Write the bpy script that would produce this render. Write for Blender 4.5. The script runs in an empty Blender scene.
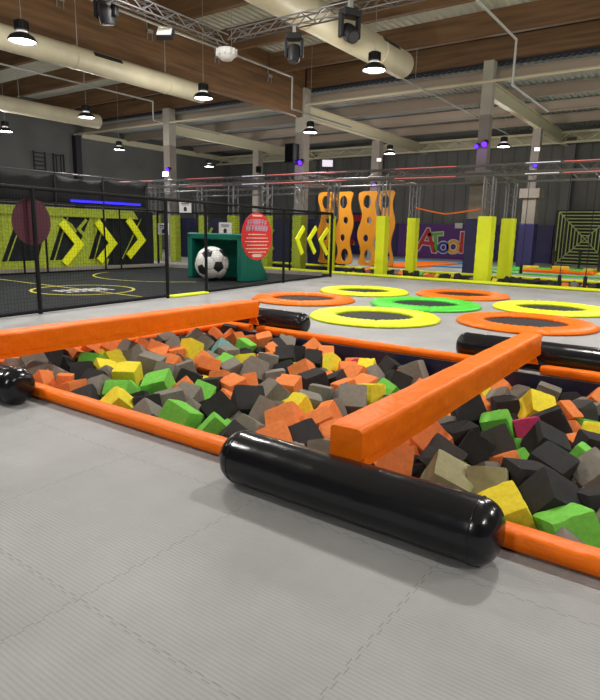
import bpy, math, random
from mathutils import Vector, Matrix, Quaternion
random.seed(11)
SC = bpy.context.scene
COL = SC.collection
R = math.radians

# ---------------------------------------------------------------- camera
cam_d = bpy.data.cameras.new('camera')
cam = bpy.data.objects.new('camera', cam_d); COL.objects.link(cam)
cam_d.sensor_fit = 'HORIZONTAL'; cam_d.sensor_width = 36.0
cam_d.lens = 576.5 / 600 * 36.0
cam_d.clip_end = 200
cam.matrix_world = (Matrix.Translation((0, 0, 1.37)) @ Matrix.Rotation(R(35.08), 4, 'Z')
                    @ Matrix.Rotation(R(90 - 11.596), 4, 'X') @ Matrix.Rotation(R(1.268), 4, 'Z'))
SC.camera = cam
# ---------------------------------------------------------------- exposure, world, lamp power
SC.view_settings.view_transform = 'Standard'
SC.view_settings.look = 'None'
SC.view_settings.gamma = 1
SC.view_settings.exposure = -0.12
LAMP_W = 100
FILL_LIGHT = 1.45
wd = bpy.data.worlds.new('world'); SC.world = wd; wd.use_nodes = True
wd.node_tree.nodes['Background'].inputs[0].default_value = (0.6, 0.62, 0.65, 1)
wd.node_tree.nodes['Background'].inputs[1].default_value = 0.3

# ---------------------------------------------------------------- materials
MATS = {}
def mat(name, col, rough=.6, metal=0, bump=0, bscale=8, bdist=.01, var=0, vscale=5, emit=0, coat=0, spec=.5, stretch=(1, 1, 1), detail=4):
    if name in MATS: return MATS[name]
    m = bpy.data.materials.new(name); m.use_nodes = True; nt = m.node_tree; N = nt.nodes; L = nt.links
    b = N['Principled BSDF']
    b.inputs['Base Color'].default_value = (*col, 1); b.inputs['Roughness'].default_value = rough
    b.inputs['Metallic'].default_value = metal; b.inputs['Specular IOR Level'].default_value = spec
    b.inputs['Coat Weight'].default_value = coat
    if emit:
        b.inputs['Emission Color'].default_value = (*col, 1); b.inputs['Emission Strength'].default_value = emit
    tc = N.new('ShaderNodeTexCoord'); mp = N.new('ShaderNodeMapping'); L.new(tc.outputs['Object'], mp.inputs[0])
    mp.inputs['Scale'].default_value = stretch
    if var:
        n = N.new('ShaderNodeTexNoise'); n.inputs['Scale'].default_value = vscale; n.inputs['Detail'].default_value = 5
        L.new(mp.outputs[0], n.inputs[0])
        r = N.new('ShaderNodeValToRGB'); r.color_ramp.elements[0].position = .3; r.color_ramp.elements[1].position = .7
        r.color_ramp.elements[0].color = (*[c * (1 - var) for c in col], 1)
        r.color_ramp.elements[1].color = (*[min(1, c * (1 + var)) for c in col], 1)
        L.new(n.outputs[0], r.inputs[0]); L.new(r.outputs[0], b.inputs['Base Color'])
    if bump:
        n = N.new('ShaderNodeTexNoise'); n.inputs['Scale'].default_value = bscale; n.inputs['Detail'].default_value = detail
        L.new(mp.outputs[0], n.inputs[0])
        bp = N.new('ShaderNodeBump'); bp.inputs['Strength'].default_value = bump; bp.inputs['Distance'].default_value = bdist
        L.new(n.outputs[0], bp.inputs['Height']); L.new(bp.outputs[0], b.inputs['Normal'])
    MATS[name] = m
    return m
def srgb(r, g, b):
    f = lambda c: (c / 255 / 12.92) if c <= 10 else ((c / 255 + .055) / 1.055) ** 2.4
    return (f(r), f(g), f(b))

M_orange = mat('orange_vinyl', (1.0, .19, .003), .42, bump=1.0, bscale=6, bdist=.022, spec=.22, detail=3)
M_orange2 = mat('orange_board', (.85, .33, .015), .5)
M_black_vinyl = mat('black_vinyl', (.006, .006, .009), .2, bump=.4, bscale=6, bdist=.010, coat=.0)
M_yellow = mat('yellow_vinyl', (.86, .95, .012), .5, bump=.5, bscale=6, bdist=.02)
M_green = mat('green_vinyl', (.09, .72, .05), .45, bump=.5, bscale=6, bdist=.02)
M_navy = mat('navy_vinyl', (.012, .014, .05), .5, bump=.2, bscale=3, bdist=.02)
M_navy_pad = mat('navy_wall_padding', (.022, .018, .10), .5)
M_teal = mat('teal_vinyl', (.005, .17, .12), .4, bump=.3, bscale=3, bdist=.02)
M_black = mat('black_powder_coat', (.010, .010, .012), .45)
M_foamblk = mat('black_foam_sleeve', (.007, .007, .008), .7, spec=.2)
M_net = mat('black_netting', (.006, .006, .007), .9, spec=.0)
M_mesh_bed = mat('trampoline_mesh', (.012, .012, .014), .7)
M_court = mat('court_mat', (.015, .018, .020), .8, var=.3, vscale=3, spec=.15)
M_line = mat('yellow_line', (.55, .50, .03), .6)
M_white = mat('white_paint', (.7, .7, .7), .5)
M_alu = mat('aluminium_tube', (.27, .27, .28), .42, metal=.9)
M_steel = mat('galvanised_steel', (.42, .42, .40), .5, metal=.3)
M_beige = mat('cream_painted_steel', (.62, .58, .42), .6)
M_pink = mat('primed_steel', (.38, .31, .25), .6)
M_wood = mat('glulam_wood', (.175, .092, .040), .6, var=.35, vscale=2.2, stretch=(4, .25, 4))
M_woodx = mat('glulam_purlin_wood', (.150, .078, .034), .6, var=.35, vscale=2.2, stretch=(.25, 4, 4))
M_deck = mat('roof_deck', (.60, .60, .50), .55, metal=.1)
M_deck2 = mat('dull_roof_deck', (.34, .37, .37), .6)
M_duct = mat('cream_duct', (.52, .47, .34), .5, var=.12, vscale=1.5)
M_wall = mat('dark_grey_cladding', (.135, .138, .135), .7, var=.12, vscale=.7)
M_darkpil = mat('dark_blue_pilaster', (.016, .018, .03), .6)
M_conc = mat('concrete', (.26, .23, .20), .85, var=.12, vscale=2, bump=.2, bscale=20)
M_concl = mat('pale_concrete', (.42, .40, .34), .85, var=.08, vscale=2)
M_dark = mat('dark_plastic', (.009, .009, .012), .55)
M_glow = mat('lamp_glow', (1, .97, .92), emit=9)
M_purple = mat('purple_glow', (.09, .015, 1.0), emit=3.2)
M_blue = mat('blue_glow', (.04, .03, 1.0), emit=.9)
M_redled = mat('red_led', (1.0, .20, .20), emit=.38)
M_whiteled = mat('white_led', (.9, .85, 1.0), emit=.6)
M_flood = mat('flood_glow', (1, 1, .85), emit=25)
M_sign_red = mat('red_sign_board', (.62, .03, .025), .4)
M_paper = mat('white_paper', (.62, .60, .60), .7)
M_ball_w = mat('white_leather', (.78, .78, .76), .35)
M_ball_b = mat('black_leather', (.012, .012, .014), .35)
M_ball_s = mat('ball_seam', (.18, .18, .18), .6)
M_banner = mat('purple_banner', (.10, .018, .17), .5)
M_red = mat('red_print', (.55, .02, .03), .5)
M_lgreen = mat('green_print', (.16, .42, .04), .5)
M_lblue = mat('blue_print', (.02, .05, .36), .5)
M_lorange = mat('amber_print', (.75, .38, .03), .5)
M_cyan = mat('pale_blue_mat', (.05, .30, .60), .6)
M_lime_net = mat('lime_webbing', (.60, .70, .25), .6)

def floor_material():
    m = bpy.data.materials.new('grey_puzzle_mat'); m.use_nodes = True; nt = m.node_tree; N = nt.nodes; L = nt.links
    b = N['Principled BSDF']; b.inputs['Roughness'].default_value = .62
    g = N.new('ShaderNodeNewGeometry'); s = N.new('ShaderNodeSeparateXYZ'); L.new(g.outputs['Position'], s.inputs[0])
    def mth(op, a, bb=None, c=None):
        n = N.new('ShaderNodeMath'); n.operation = op
        for i, v in enumerate((a, bb, c)):
            if v is None: continue
            if isinstance(v, (int, float)): n.inputs[i].default_value = v
            else: L.new(v, n.inputs[i])
        return n.outputs[0]
    x, y = s.outputs[0], s.outputs[1]
    def seam(u, v, off, per):
        t = mth('MULTIPLY', v, 2 * math.pi / .075)
        w_ = mth('MULTIPLY', mth('SIGN', mth('SINE', t)), .0065)
        a = mth('ADD', mth('SUBTRACT', u, off), w_)
        d = mth('PINGPONG', mth('ADD', a, per * 40), per / 2)
        return mth('LESS_THAN', d, .0019), mth('LESS_THAN', mth('PINGPONG', mth('ADD', mth('SUBTRACT', u, off), per * 40), per / 2), .013)
    s1, w1 = seam(x, y, -.785, .99); s2, w2 = seam(y, x, 1.112, 1.02)
    sm = mth('MAXIMUM', s1, s2)
    ribs = mth('SINE', mth('MULTIPLY', y, 2 * math.pi / .018))
    inseam = mth('MAXIMUM', w1, w2)
    h = mth('SUBTRACT', mth('MULTIPLY', ribs, .0011), mth('MULTIPLY', sm, .003))
    bp = N.new('ShaderNodeBump'); bp.inputs['Strength'].default_value = .55; bp.inputs['Distance'].default_value = 1
    L.new(h, bp.inputs['Height']); L.new(bp.outputs[0], b.inputs['Normal'])
    n = N.new('ShaderNodeTexNoise'); n.inputs['Scale'].default_value = 1.3; n.inputs['Detail'].default_value = 8; n.inputs['Roughness'].default_value = .62
    L.new(g.outputs['Position'], n.inputs[0])
    r = N.new('ShaderNodeValToRGB'); r.color_ramp.elements[0].position = .35; r.color_ramp.elements[1].position = .68
    r.color_ramp.elements[0].color = (.332, .328, .326, 1); r.color_ramp.elements[1].color = (.412, .408, .405, 1)
    L.new(n.outputs[0], r.inputs[0])
    mx = N.new('ShaderNodeMix'); mx.data_type = 'RGBA'
    L.new(mth('MULTIPLY', sm, .6), mx.inputs[0]); L.new(r.outputs[0], mx.inputs[6]); mx.inputs[7].default_value = (.16, .15, .145, 1)
    L.new(mx.outputs[2], b.inputs['Base Color'])
    return m
M_floor = floor_material()

# ---------------------------------------------------------------- geometry helpers
class MB:
    def __init__(s): s.v = []; s.f = []; s.mi = []
    def face(s, idx, mi=0): s.f.append(idx); s.mi.append(mi)
    def box(s, x0, y0, z0, x1, y1, z1, mi=0, M=None):
        b = len(s.v)
        for p in ((x0, y0, z0), (x1, y0, z0), (x1, y1, z0), (x0, y1, z0), (x0, y0, z1), (x1, y0, z1), (x1, y1, z1), (x0, y1, z1)):
            s.v.append(tuple(M @ Vector(p)) if M else p)
        for f in ((0, 3, 2, 1), (4, 5, 6, 7), (0, 1, 5, 4), (1, 2, 6, 5), (2, 3, 7, 6), (3, 0, 4, 7)): s.face([b + i for i in f], mi)
        return s
    def tube(s, p, q, r, n=8, mi=0, r2=None, cap=True):
        p = Vector(p); q = Vector(q); d = (q - p).normalized()
        a = d.cross(Vector((0, 0, 1)))
        if a.length < 1e-3: a = d.cross(Vector((1, 0, 0)))
        a.normalize(); c = d.cross(a); b = len(s.v); r2 = r if r2 is None else r2
        for k, (o, rr) in enumerate(((p, r), (q, r2))):
            for i in range(n):
                t = 2 * math.pi * i / n
                s.v.append(tuple(o + a * math.cos(t) * rr + c * math.sin(t) * rr))
        for i in range(n): s.face([b + i, b + (i + 1) % n, b + n + (i + 1) % n, b + n + i], mi)
        if cap: s.face([b + i for i in range(n)][::-1], mi); s.face([b + n + i for i in range(n)], mi)
        return s
    def lathe(s, prof, n=32, M=None, mi=0, closed=False, noise=None):
        b = len(s.v); M = M or Matrix()
        for k, (r, z) in enumerate(prof):
            for i in range(n):
                t = 2 * math.pi * i / n; rr = r
                if noise: rr, z2 = noise(r, z, t)
                else: z2 = z
                s.v.append(tuple(M @ Vector((rr * math.cos(t), rr * math.sin(t), z2))))
        m = len(prof)
        for k in range(m if closed else m - 1):
            k2 = (k + 1) % m
            for i in range(n): s.face([b + k * n + i, b + k * n + (i + 1) % n, b + k2 * n + (i + 1) % n, b + k2 * n + i], mi)
        if not closed:
            s.face([b + i for i in range(n)][::-1], mi); s.face([b + (m - 1) * n + i for i in range(n)], mi)
        return s
    def prism(s, pts, thick, M=None, mi=0):
        """closed outline pts (u,w) in local XZ, extruded along local Y by thick"""
        b = len(s.v); M = M or Matrix(); n = len(pts)
        for y in (0, thick):
            for (u, w_) in pts: s.v.append(tuple(M @ Vector((u, y, w_))))
        s.face([b + i for i in range(n)], mi); s.face([b + n + i for i in range(n)][::-1], mi)
        for i in range(n): s.face([b + i, b + n + i, b + n + (i + 1) % n, b + (i + 1) % n], mi)
        return s
    def build(s, name, m, parent=None, smooth=False, bevel=0, seg=2):
        me = bpy.data.meshes.new(name); me.from_pydata(s.v, [], s.f); me.update()
        ms = m if isinstance(m, (list, tuple)) else [m]
        for x in ms: me.materials.append(x)
        if len(ms) > 1:
            for p, i in zip(me.polygons, s.mi): p.material_index = i
        import bmesh
        bm = bmesh.new(); bm.from_mesh(me); bmesh.ops.recalc_face_normals(bm, faces=bm.faces); bm.to_mesh(me); bm.free()
        if smooth:
            for p in me.polygons: p.use_smooth = True
        o = bpy.data.objects.new(name, me); COL.objects.link(o)
        if parent: o.parent = parent
        if bevel:
            md = o.modifiers.new('bevel', 'BEVEL'); md.width = bevel; md.segments = seg; md.limit_method = 'ANGLE'
        return o
def tag(o, label=None, cat=None, group=None, kind=None):
    if label: o['label'] = label
    if cat: o['category'] = cat
    if group: o['group'] = group
    if kind: o['kind'] = kind
    return o
def empty(name, loc, label, cat, group=None, rz=0):
    o = bpy.data.objects.new(name, None); COL.objects.link(o); o.location = loc; o.rotation_euler = (0, 0, rz)
    o.empty_display_size = .1
    return tag(o, label, cat, group)
def copy_tree(o, parent=None):
    c = o.copy(); COL.objects.link(c)
    if parent: c.parent = parent
    for ch in list(o.children):
        if ch.type == 'MESH' and not ch.name.startswith('suspension'): copy_tree(ch, c)
    return c
def smooth_by_angle(o, deg=40):
    for p in o.data.polygons: p.use_smooth = True
    md = o.modifiers.new('ws', 'WEIGHTED_NORMAL') if False else None
    try: o.data.set_sharp_from_angle(angle=R(deg))
    except Exception: pass
    return o

# ================================================================= setting
PX0, PX1, PY0, PY1 = -5.52, 1.15, 2.55, 6.04          # foam pit opening
FX0, FX1, FY0, FY1 = -15.5, 6.0, 16.75, 19.7          # far foam pit opening
m = MB()
xs = sorted([-30, PX0, PX1, FX0, FX1, 8]); ys = [-7, PY0, PY1, FY0, FY1, 33.2]
for i in range(len(xs) - 1):
    for j in range(len(ys) - 1):
        xc = (xs[i] + xs[i + 1]) / 2; yc = (ys[j] + ys[j + 1]) / 2
        if PX0 < xc < PX1 and PY0 < yc < PY1: continue
        if FX0 < xc < FX1 and FY0 < yc < FY1: continue
        b = len(m.v); m.v += [(xs[i], ys[j], 0), (xs[i + 1], ys[j], 0), (xs[i + 1], ys[j + 1], 0), (xs[i], ys[j + 1], 0)]; m.face([b, b + 1, b + 2, b + 3])
# merge into one sheet
fl = m.build('floor', M_floor); tag(fl, kind='structure')
def struct(o): o['kind'] = 'structure'; return o
struct(MB().box(-30.2, 33.0, -.1, 8.2, 33.3, 8.2).build('wall_back', M_wall))
struct(MB().box(-30.1, -7, -.1, -29.8, 33.2, 8.2).build('wall_left', M_wall))
struct(MB().box(8, -7.1, -.1, 8.3, 33.2, 8.2).build('wall_right', M_wall))
struct(MB().box(-30.1, -7.3, -.1, 8.2, -7, 8.2).build('wall_front', M_wall))
# cladding grooves as narrow battens on the back and left walls
m = MB()
for i in range(60): m.box(-29.6 + i * .63, 32.96, 0, -29.57 + i * .63, 33.0, 6.6)
struct(m.build('trim_1', M_wall))
# corrugated roofs
def corr(name, x0, x1, y0, y1, z, mt, per=.25, h=.05):
    m = MB(); x = x0; pts = []
    while x < x1:
        pts += [(x, z), (x + per * .35, z), (x + per * .5, z + h), (x + per * .85, z + h)]; x += per
    for (px, pz) in pts: m.v += [(px, y0, pz), (px, y1, pz)]
    for i in range(len(pts) - 1): m.face([2 * i, 2 * i + 2, 2 * i + 3, 2 * i + 1])
    return struct(m.build(name, mt))
corr('ceiling', -30, 8.2, -7.1, 20.5, 7.82, M_deck)
corr('ceiling.001', -30, 8.2, 20.4, 33.2, 6.86, M_deck2, .22)
struct(MB().box(-30, 20.42, 6.86, 8.2, 20.5, 7.95).build('ceiling.002', M_darkpil))
# pilasters
for i, (x, y, w_) in enumerate([(-29.7, 20.2, .35), (-29.7, 27, .35), (-29.7, 13.2, .35), (-29.7, 6.2, .35)]):
    struct(MB().box(x - .1, y - w_ / 2, 0, x + .25, y + w_ / 2, 6.3).build('trim_%d' % (2 + i), M_darkpil))
for i, x in enumerate([-22.2, -17.4, -6.6, 1.0]):
    struct(MB().box(x - .25, 32.65, 0, x + .25, 32.97, 6.3).build('trim_%d' % (6 + i), M_wall))
# navy padding along the wall bases
struct(MB().box(-17, 32.78, 0, -15.9, 32.95, 1.98).box(-11.6, 32.78, 0, -7.0, 32.95, 1.98).build('trim_10', M_navy_pad))

# glulam main beam and purlins
def beam(name, box, mt, label, grp=None, cat='beam', bev=.01):
    o = MB().box(*box).build(name, mt, bevel=bev, seg=1); return tag(o, label, cat, grp)
mb_ = beam('roof_beam', (-14.42, -6.9, 5.87, -14.18, 20.15, 7.75), M_wood, 'deep tan laminated timber main beam running lengthwise under the wooden roof')
for y in (3.7, 6.55, 9.4, 12.25, 15.05, 17.85):
    MB().box(-14.18, y - .10, 6.72, -14.15, y - .085, 7.2).box(-14.18, y + .085, 6.72, -14.15, y + .10, 7.2).box(-14.18, y - .10, 6.9, -14.12, y + .10, 6.99).build('beam_hanger', M_steel, mb_)
yy = [-4.7, -2.0, .85, 3.7, 6.55, 9.4, 12.25, 15.05, 17.85, 20.3]
for side, (a, b, nm) in enumerate(((-14.17, 7.9, 'right of the main timber beam'), (-29.7, -14.43, 'left of the main timber beam'))):
    for y in yy:
        k = yy.index(y); rank = len(yy) - k
        if y == 20.3: lab = 'brown timber crossbeam %s, the one over the concrete columns' % nm
        else: lab = 'brown timber crossbeam %s, number %s counted from the columns' % (nm, ['', 'one', 'two', 'three', 'four', 'five', 'six', 'seven', 'eight', 'nine', 'ten', 'eleven'][rank])
        if y < 5: 
            continue
        beam('crossbeam', (a, y - .09, 7.0, b, y + .09, 7.68), M_woodx, lab, 'timber crossbeams')
# steel roof of the far bays: girders lengthwise, purlins crosswise
for X, lab in ((-6.8, 'cream steel girder between the two right-hand concrete columns'), (-14.3, 'cream steel girder continuing the line of the big timber beam'), (-22.2, 'cream steel girder over the left-hand concrete columns'), (.8, 'cream steel girder far right under the metal roof')):
    y0 = 20.42 if X > -20 else 20.4
    m = MB().box(X - .11, y0, 5.88, X + .11, 32.6, 5.92).box(X - .11, y0, 6.34, X + .11, 32.6, 6.38).box(X - .012, y0, 5.9, X + .012, 32.6, 6.36)
    tag(m.build('steel_girder', M_beige), lab, 'girder', 'cream steel girders')
ords = ['first', 'second', 'third', 'fourth', 'fifth']
for i, y in enumerate((20.75, 23.5, 26.4, 29.2)):
    m = MB().box(-29.7, y - .07, 6.42, 7.95, y + .07, 6.46).box(-29.7, y - .07, 6.78, 7.95, y + .07, 6.82).box(-29.7, y - .01, 6.44, 7.95, y + .01, 6.8)
    tag(m.build('steel_purlin', M_pink), 'pinkish grey steel purlin crossing under the metal roof, %s one behind the timber roof' % ords[i], 'purlin', 'steel purlins')
m = MB().box(-29.7, 31.4, 6.3, 7.95, 31.55, 6.42).box(-29.7, 31.4, 5.85, 7.95, 31.5, 5.95)
x = -29.5
while x < 6.4:
    m.tube((x, 31.45, 5.9), (x + .7, 31.45, 6.36), .035, 6); m.tube((x + .7, 31.45, 6.36), (x + 1.4, 31.45, 5.9), .035, 6); x += 1.4
tag(m.build('lattice_girder', M_beige), 'cream lattice girder crossing the hall in front of the back wall', 'girder')
tag(MB().box(-29.7, 32.7, 6.15, 8, 32.95, 6.5).build('eaves_beam', M_beige), 'cream edge beam along the top of the back wall', 'beam')
tag(MB().box(-29.7, 20.45, 6.2, -29.45, 32.7, 6.5).build('eaves_beam', M_beige), 'cream edge beam along the top of the left wall', 'beam')
# studs in the gap between the roofs
m = MB()
x = -29
tag(MB().tube((-29.6, 20.05, 6.33), (7.8, 20.05, 6.33), .05, 8).build('ceiling_pipe', M_beige), 'long pale pipe crossing the hall just below the last timber crossbeam', 'pipe')
for i in range(13):
    x = -28.5 + i * 2.7
    m.box(x, 20.36, 6.85, x + .06, 20.42, 7.0) if False else None

# concrete columns
def column(X, Y, top, capz, label, wide=.55, split=5.3, pad=True, w_=.34):
    t = empty('concrete_column', (X, Y, 0), label, 'column')
    MB().box(-w_ / 2, -w_ / 2, 3.3, w_ / 2, w_ / 2, split).build('shaft', M_conc, t)
    MB().box(-w_ / 2, -w_ / 2, split, w_ / 2, w_ / 2, top).build('shaft', M_concl, t)
    if pad:
        MB().box(-wide / 2, -wide / 2, 1.93, wide / 2, wide / 2, capz - .4).build('pedestal', M_conc, t)
        MB().box(-.42, -.42, capz - .4, .42, .42, capz).build('capital', M_conc, t, bevel=.02)
        MB().box(-wide / 2 - .05, -wide / 2 - .05, 0, wide / 2 + .05, wide / 2 + .05, 1.93).build('navy_padding', M_navy_pad, t, bevel=.03)
    else:
        MB().box(-w_ / 2, -w_ / 2, 0, w_ / 2, w_ / 2, 3.3).build('pedestal', M_conc, t)
    return t
column(-6.8, 20.2, 6.97, 3.5, 'tall concrete column with navy padded base, right of the purple banner')
column(-6.8, 26.95, 5.88, 3.4, 'concrete column with navy padded base, farther back behind the right yellow posts', split=5.87)
column(-14.3, 20.2, 6.97, 3.4, 'tall concrete column at the end of the big timber beam', pad=False, w_=.42)
column(-14.45, 26.95, 5.88, 3.4, 'concrete column rising behind the orange climbing boards', split=5.87, pad=False, w_=.42)
column(-22.15, 20.2, 6.97, 3.4, 'leftmost concrete column with the bright floodlight beside it', pad=False, w_=.42)
column(-22.2, 26.95, 5.88, 3.4, 'far concrete column behind the green goal, between two farther columns', split=5.87, pad=False, w_=.42)

# ducts
def duct(X, y1, z, r, label, vents=()):
    t = empty('air_duct', (X, y1, z), label, 'duct', 'round air ducts')
    prof = [(r, -(y1 + 6)), (r, -.06), (r * .97, -.02), (r * .85, 0), (.02, .01)]
    Mx = Matrix.Rotation(R(-90), 4, 'X')
    o = MB().lathe(prof, 40, Mx).build('duct_pipe', M_duct, t); smooth_by_angle(o)
    y = 1.5
    while y < y1 + 5:
        MB().lathe([(r, -y), (r + .012, -y), (r + .012, -y + .04), (r, -y + .04)], 40, Mx, closed=True).build('band', M_duct, o); y += 3.0
    for y in vents:
        a = R(-35)
        Mv = Matrix.Translation((0, y, 0)) @ Matrix.Rotation(a, 4, 'Y')
        v = MB().box(r - .01, -.42, -.055, r + .012, .42, .055, M=Mv).build('outlet_frame', M_dark, t)
    for yb in (3.7, 6.55, 9.4, 12.25):
        MB().tube((0, yb - y1, r - .005), (0, yb - y1, 7.0 - z), .01, 5).build('hanger', M_steel, t)
    return t
duct(-13.55, 13.75, 5.47, .27, 'cream round air duct running beside the big timber beam', (-3.6, -8))
duct(-7.35, 14.9, 5.72, .33, 'large cream round air duct at the top middle of the hall', (-1.2, -5.2, -9))
duct(-21.3, 15.6, 5.6, .27, 'yellowish round air duct on the far left below the timber crossbeams', (-6,))

# sprinkler pipes with drops
def pipe(X, y0, y1, z, drop, label):
    t = MB().tube((X, y0, z), (X, y1, z), .028, 8).tube((X, y1, z), (X, y1, drop), .028, 8).tube((X, y1, drop), (X + .02, y1 + 3.5, drop), .028, 8)
    for yb in (3.7, 6.55, 9.4, 12.25, 17.85):
        if y0 < yb < y1: t.tube((X, yb, z), (X, yb, 7.0), .008, 5)
    tag(t.build('sprinkler_pipe', M_steel), label, 'pipe', 'sprinkler pipes')
pipe(-17.4, -5, 15.1, 5.9, 5.25, 'thin white sprinkler pipe left of the timber beam with a drop at its end')
pipe(-11.0, -5, 14.95, 5.9, 5.0, 'thin white sprinkler pipe between the two larger ducts, dropping near the column')
pipe(-4.45, -5, 14.9, 5.9, 4.9, 'thin white sprinkler pipe at top right that bends down')
pipe(-8.35, 14.95, 24.4, 5.95, 5.9, 'thin pipe running diagonally from the big duct towards the right column')

# high bay lamps
def high_bay(x, y, z, label, grp='high bay lamps', first=[None]):
    if first[0] is None:
        t = empty('high_bay_lamp', (x, y, z), label, 'lamp', 'high bay lamps')
        Mi = Matrix.Scale(1.12, 4)
        o = MB().lathe([(.225, 0), (.235, .02), (.225, .04), (.19, .09), (.12, .13), (.115, .135), (.105, .135), (.115, .12), (.18, .08), (.212, .03), (.212, .01)], 32, Mi, closed=True).build('reflector', M_dark, t); smooth_by_angle(o)
        MB().lathe([(.10, .15), (.105, .17), (.105, .19), (.10, .2)], 24).build('collar', M_white, t)
        rf_ = o; hs = MB().lathe([(.085, .20), (.115, .21), (.115, .36), (.09, .38)], 24).build('housing', M_dark, t)
        m = MB()
        for k in range(16):
            a = 2 * math.pi * k / 16; m.box(.11, -.004, .21, .135, .004, .36, M=Matrix.Rotation(a, 4, 'Z'))
        m.build('cooling_fins', M_dark, hs)
        MB().lathe([(.228, .016), (.230, .024)], 32).build('diffuser', M_glow, rf_)
        first[0] = t
    else:
        t = copy_tree(first[0]); t.location = (x, y, z); t['label'] = label; t['group'] = grp
    MB().tube((0, 0, .38), (0, 0, (7.0 if abs(y - 12.25) < .13 else 7.8 if y < 20.3 else 6.84) - z), .006, 5).build('suspension_cable', M_steel, t)
    ld = bpy.data.lights.new('high_bay_light', 'SPOT'); ld.energy = LAMP_W * 4; ld.spot_size = R(155); ld.spot_blend = .6
    ld.shadow_soft_size = .12; ld.color = (1.0, .985, .975)
    lo = bpy.data.objects.new('high_bay_light', ld); COL.objects.link(lo); lo.location = (0, 0, -.02); lo.parent = t
    ld = bpy.data.lights.new('added_fill_light', 'POINT'); ld.energy = LAMP_W * FILL_LIGHT; ld.shadow_soft_size = .12; ld.color = (1.0, .97, .90)  # extra point light added below each lamp to lift ceiling and walls
    lo = bpy.data.objects.new('added_fill_light', ld); COL.objects.link(lo); lo.location = (0, 0, -.2); lo.parent = t
    return t
LZ = 4.8
for (x, y, lab) in [(-11.3, 6.65, 'nearest high bay lamp, large black bell at the top left corner'), (-17, 12.0, 'black bell lamp hanging in front of the end of the yellowish duct'),
    (-11.7, 11.9, 'black bell lamp hanging below the big timber beam near the duct end'), (-6.5, 11.8, 'black bell lamp hanging in front of the large cream duct, top right of centre'),
    (-22.3, 12.2, 'bell lamp at the left edge of the picture below the yellowish duct'), (-22.5, 17.5, 'small bell lamp left of the leftmost concrete column'),
    (-12.2, 17.7, 'bell lamp just right of the column at the end of the timber beam'), (-12.2, 23.9, 'bell lamp beside the column behind the orange climbing boards'),
    (-7.3, 24.0, 'bell lamp between the two right-hand concrete columns'), (-17.5, 23.8, 'small bell lamp mostly hidden left of the black loudspeaker'),
    (-23.6, 24.4, 'tiny far bell lamp just right of the leftmost concrete column')]:
    high_bay(x, y, LZ, lab)
for i, (x, y) in enumerate([(-1.2, 6.3), (-1.2, 12), (-1.2, 18), (-1.2, 24), (-6.4, 6.0), (-6.4, .6), (-12, .6), (4, 6.3), (4, 12), (4, .6), (-17, 6.3), (-1.2, -4.5)]):
    high_bay(x, y, LZ, 'black bell lamp outside the picture', 'lamps beyond the frame')

# ================================================================= near foam pit
m = MB()
zb = -.95
m.box(PX0 - .03, PY0 - .03, zb - .03, PX1 + .03, PY1 + .03, zb)
m.box(PX0 - .03, PY0 - .03, zb, PX0, PY1 + .03, -.001).box(PX1, PY0 - .03, zb, PX1 + .03, PY1 + .03, -.001)
m.box(PX0, PY0 - .03, zb, PX1, PY0, -.001).box(PX0, PY1, zb, PX1, PY1 + .03, -.001)
struct(m.build('floor', M_navy))

def pad_bar(name, p, q, w_, h, label, cat='edge pad', mt=None, seams=1.2, z0=0.002, grp='orange pads round the pit', bulge=1):
    """padded vinyl edging of rounded section with puckered seams"""
    p = Vector(p); q = Vector(q); d = q - p; Ln = d.length; d.normalize(); s = Vector((-d.y, d.x, 0))
    mb = MB(); n = max(8, int(Ln / .05)); K = 12
    rnd = random.Random(int(Ln * 1000))
    ph = rnd.random() * 6
    for i in range(n + 1):
        t = Ln * i / n
        ds = abs(((t + .3) % seams) - seams / 2); pk = 1 - .07 * math.exp(-((seams / 2 - ds) / .03) ** 2)
        e = min(t, Ln - t); pk *= min(1, .75 + e * 5)
        wob = 1 + .03 * math.sin(t * 9 + ph) + .02 * math.sin(t * 23 + ph)
        c = p + d * t
        for k in range(K):
            a = 2 * math.pi * k / K; ca, sa = math.cos(a), math.sin(a)
            u = math.copysign(abs(ca) ** .7, ca) * w_ / 2 * pk; z = math.copysign(abs(sa) ** .7, sa)
            z = z0 + h / 2 + z * h / 2 * (pk * wob if z > 0 else 1)
            v = c + s * u; mb.v.append((v.x, v.y, z + c.z))
    for i in range(n):
        for k in range(K): mb.face([i * K + k, i * K + (k + 1) % K, (i + 1) * K + (k + 1) % K, (i + 1) * K + k])
    mb.face(list(range(K))); mb.face([n * K + k for k in range(K)][::-1])
    o = mb.build(name, mt or M_orange, smooth=True); smooth_by_angle(o, 60)
    return tag(o, label, cat, grp)
pad_bar('edge_pad', (-5.6, 2.50, 0), (-2.13, 2.51, 0), .14, .095, 'orange edge pad on the near side of the pit, left of the big roller')
pad_bar('edge_pad', (-2.12, 2.50, 0), (1.2, 2.51, 0), .14, .095, 'orange near edge pad running from behind the big black roller to the right')
pad_bar('edge_pad', (-5.0, 6.10, 0), (-1.5, 6.10, 0), .12, .09, 'orange edge pad along the far side of the pit between the two far rollers')
pad_bar('edge_pad', (-1.28, 6.10, 0), (1.2, 6.10, 0), .12, .10, 'orange edge pad on the far side of the pit, right of the middle beam')
pad_bar('edge_pad', (-5.6, 6.10, 0), (-5.12, 6.10, 0), .12, .09, 'short orange edge pad at the far left corner of the pit')
pad_bar('edge_pad', (-5.58, 2.56, 0), (-5.58, 6.04, 0), .11, .085, 'orange edge pad beneath the long left-hand beam')

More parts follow.
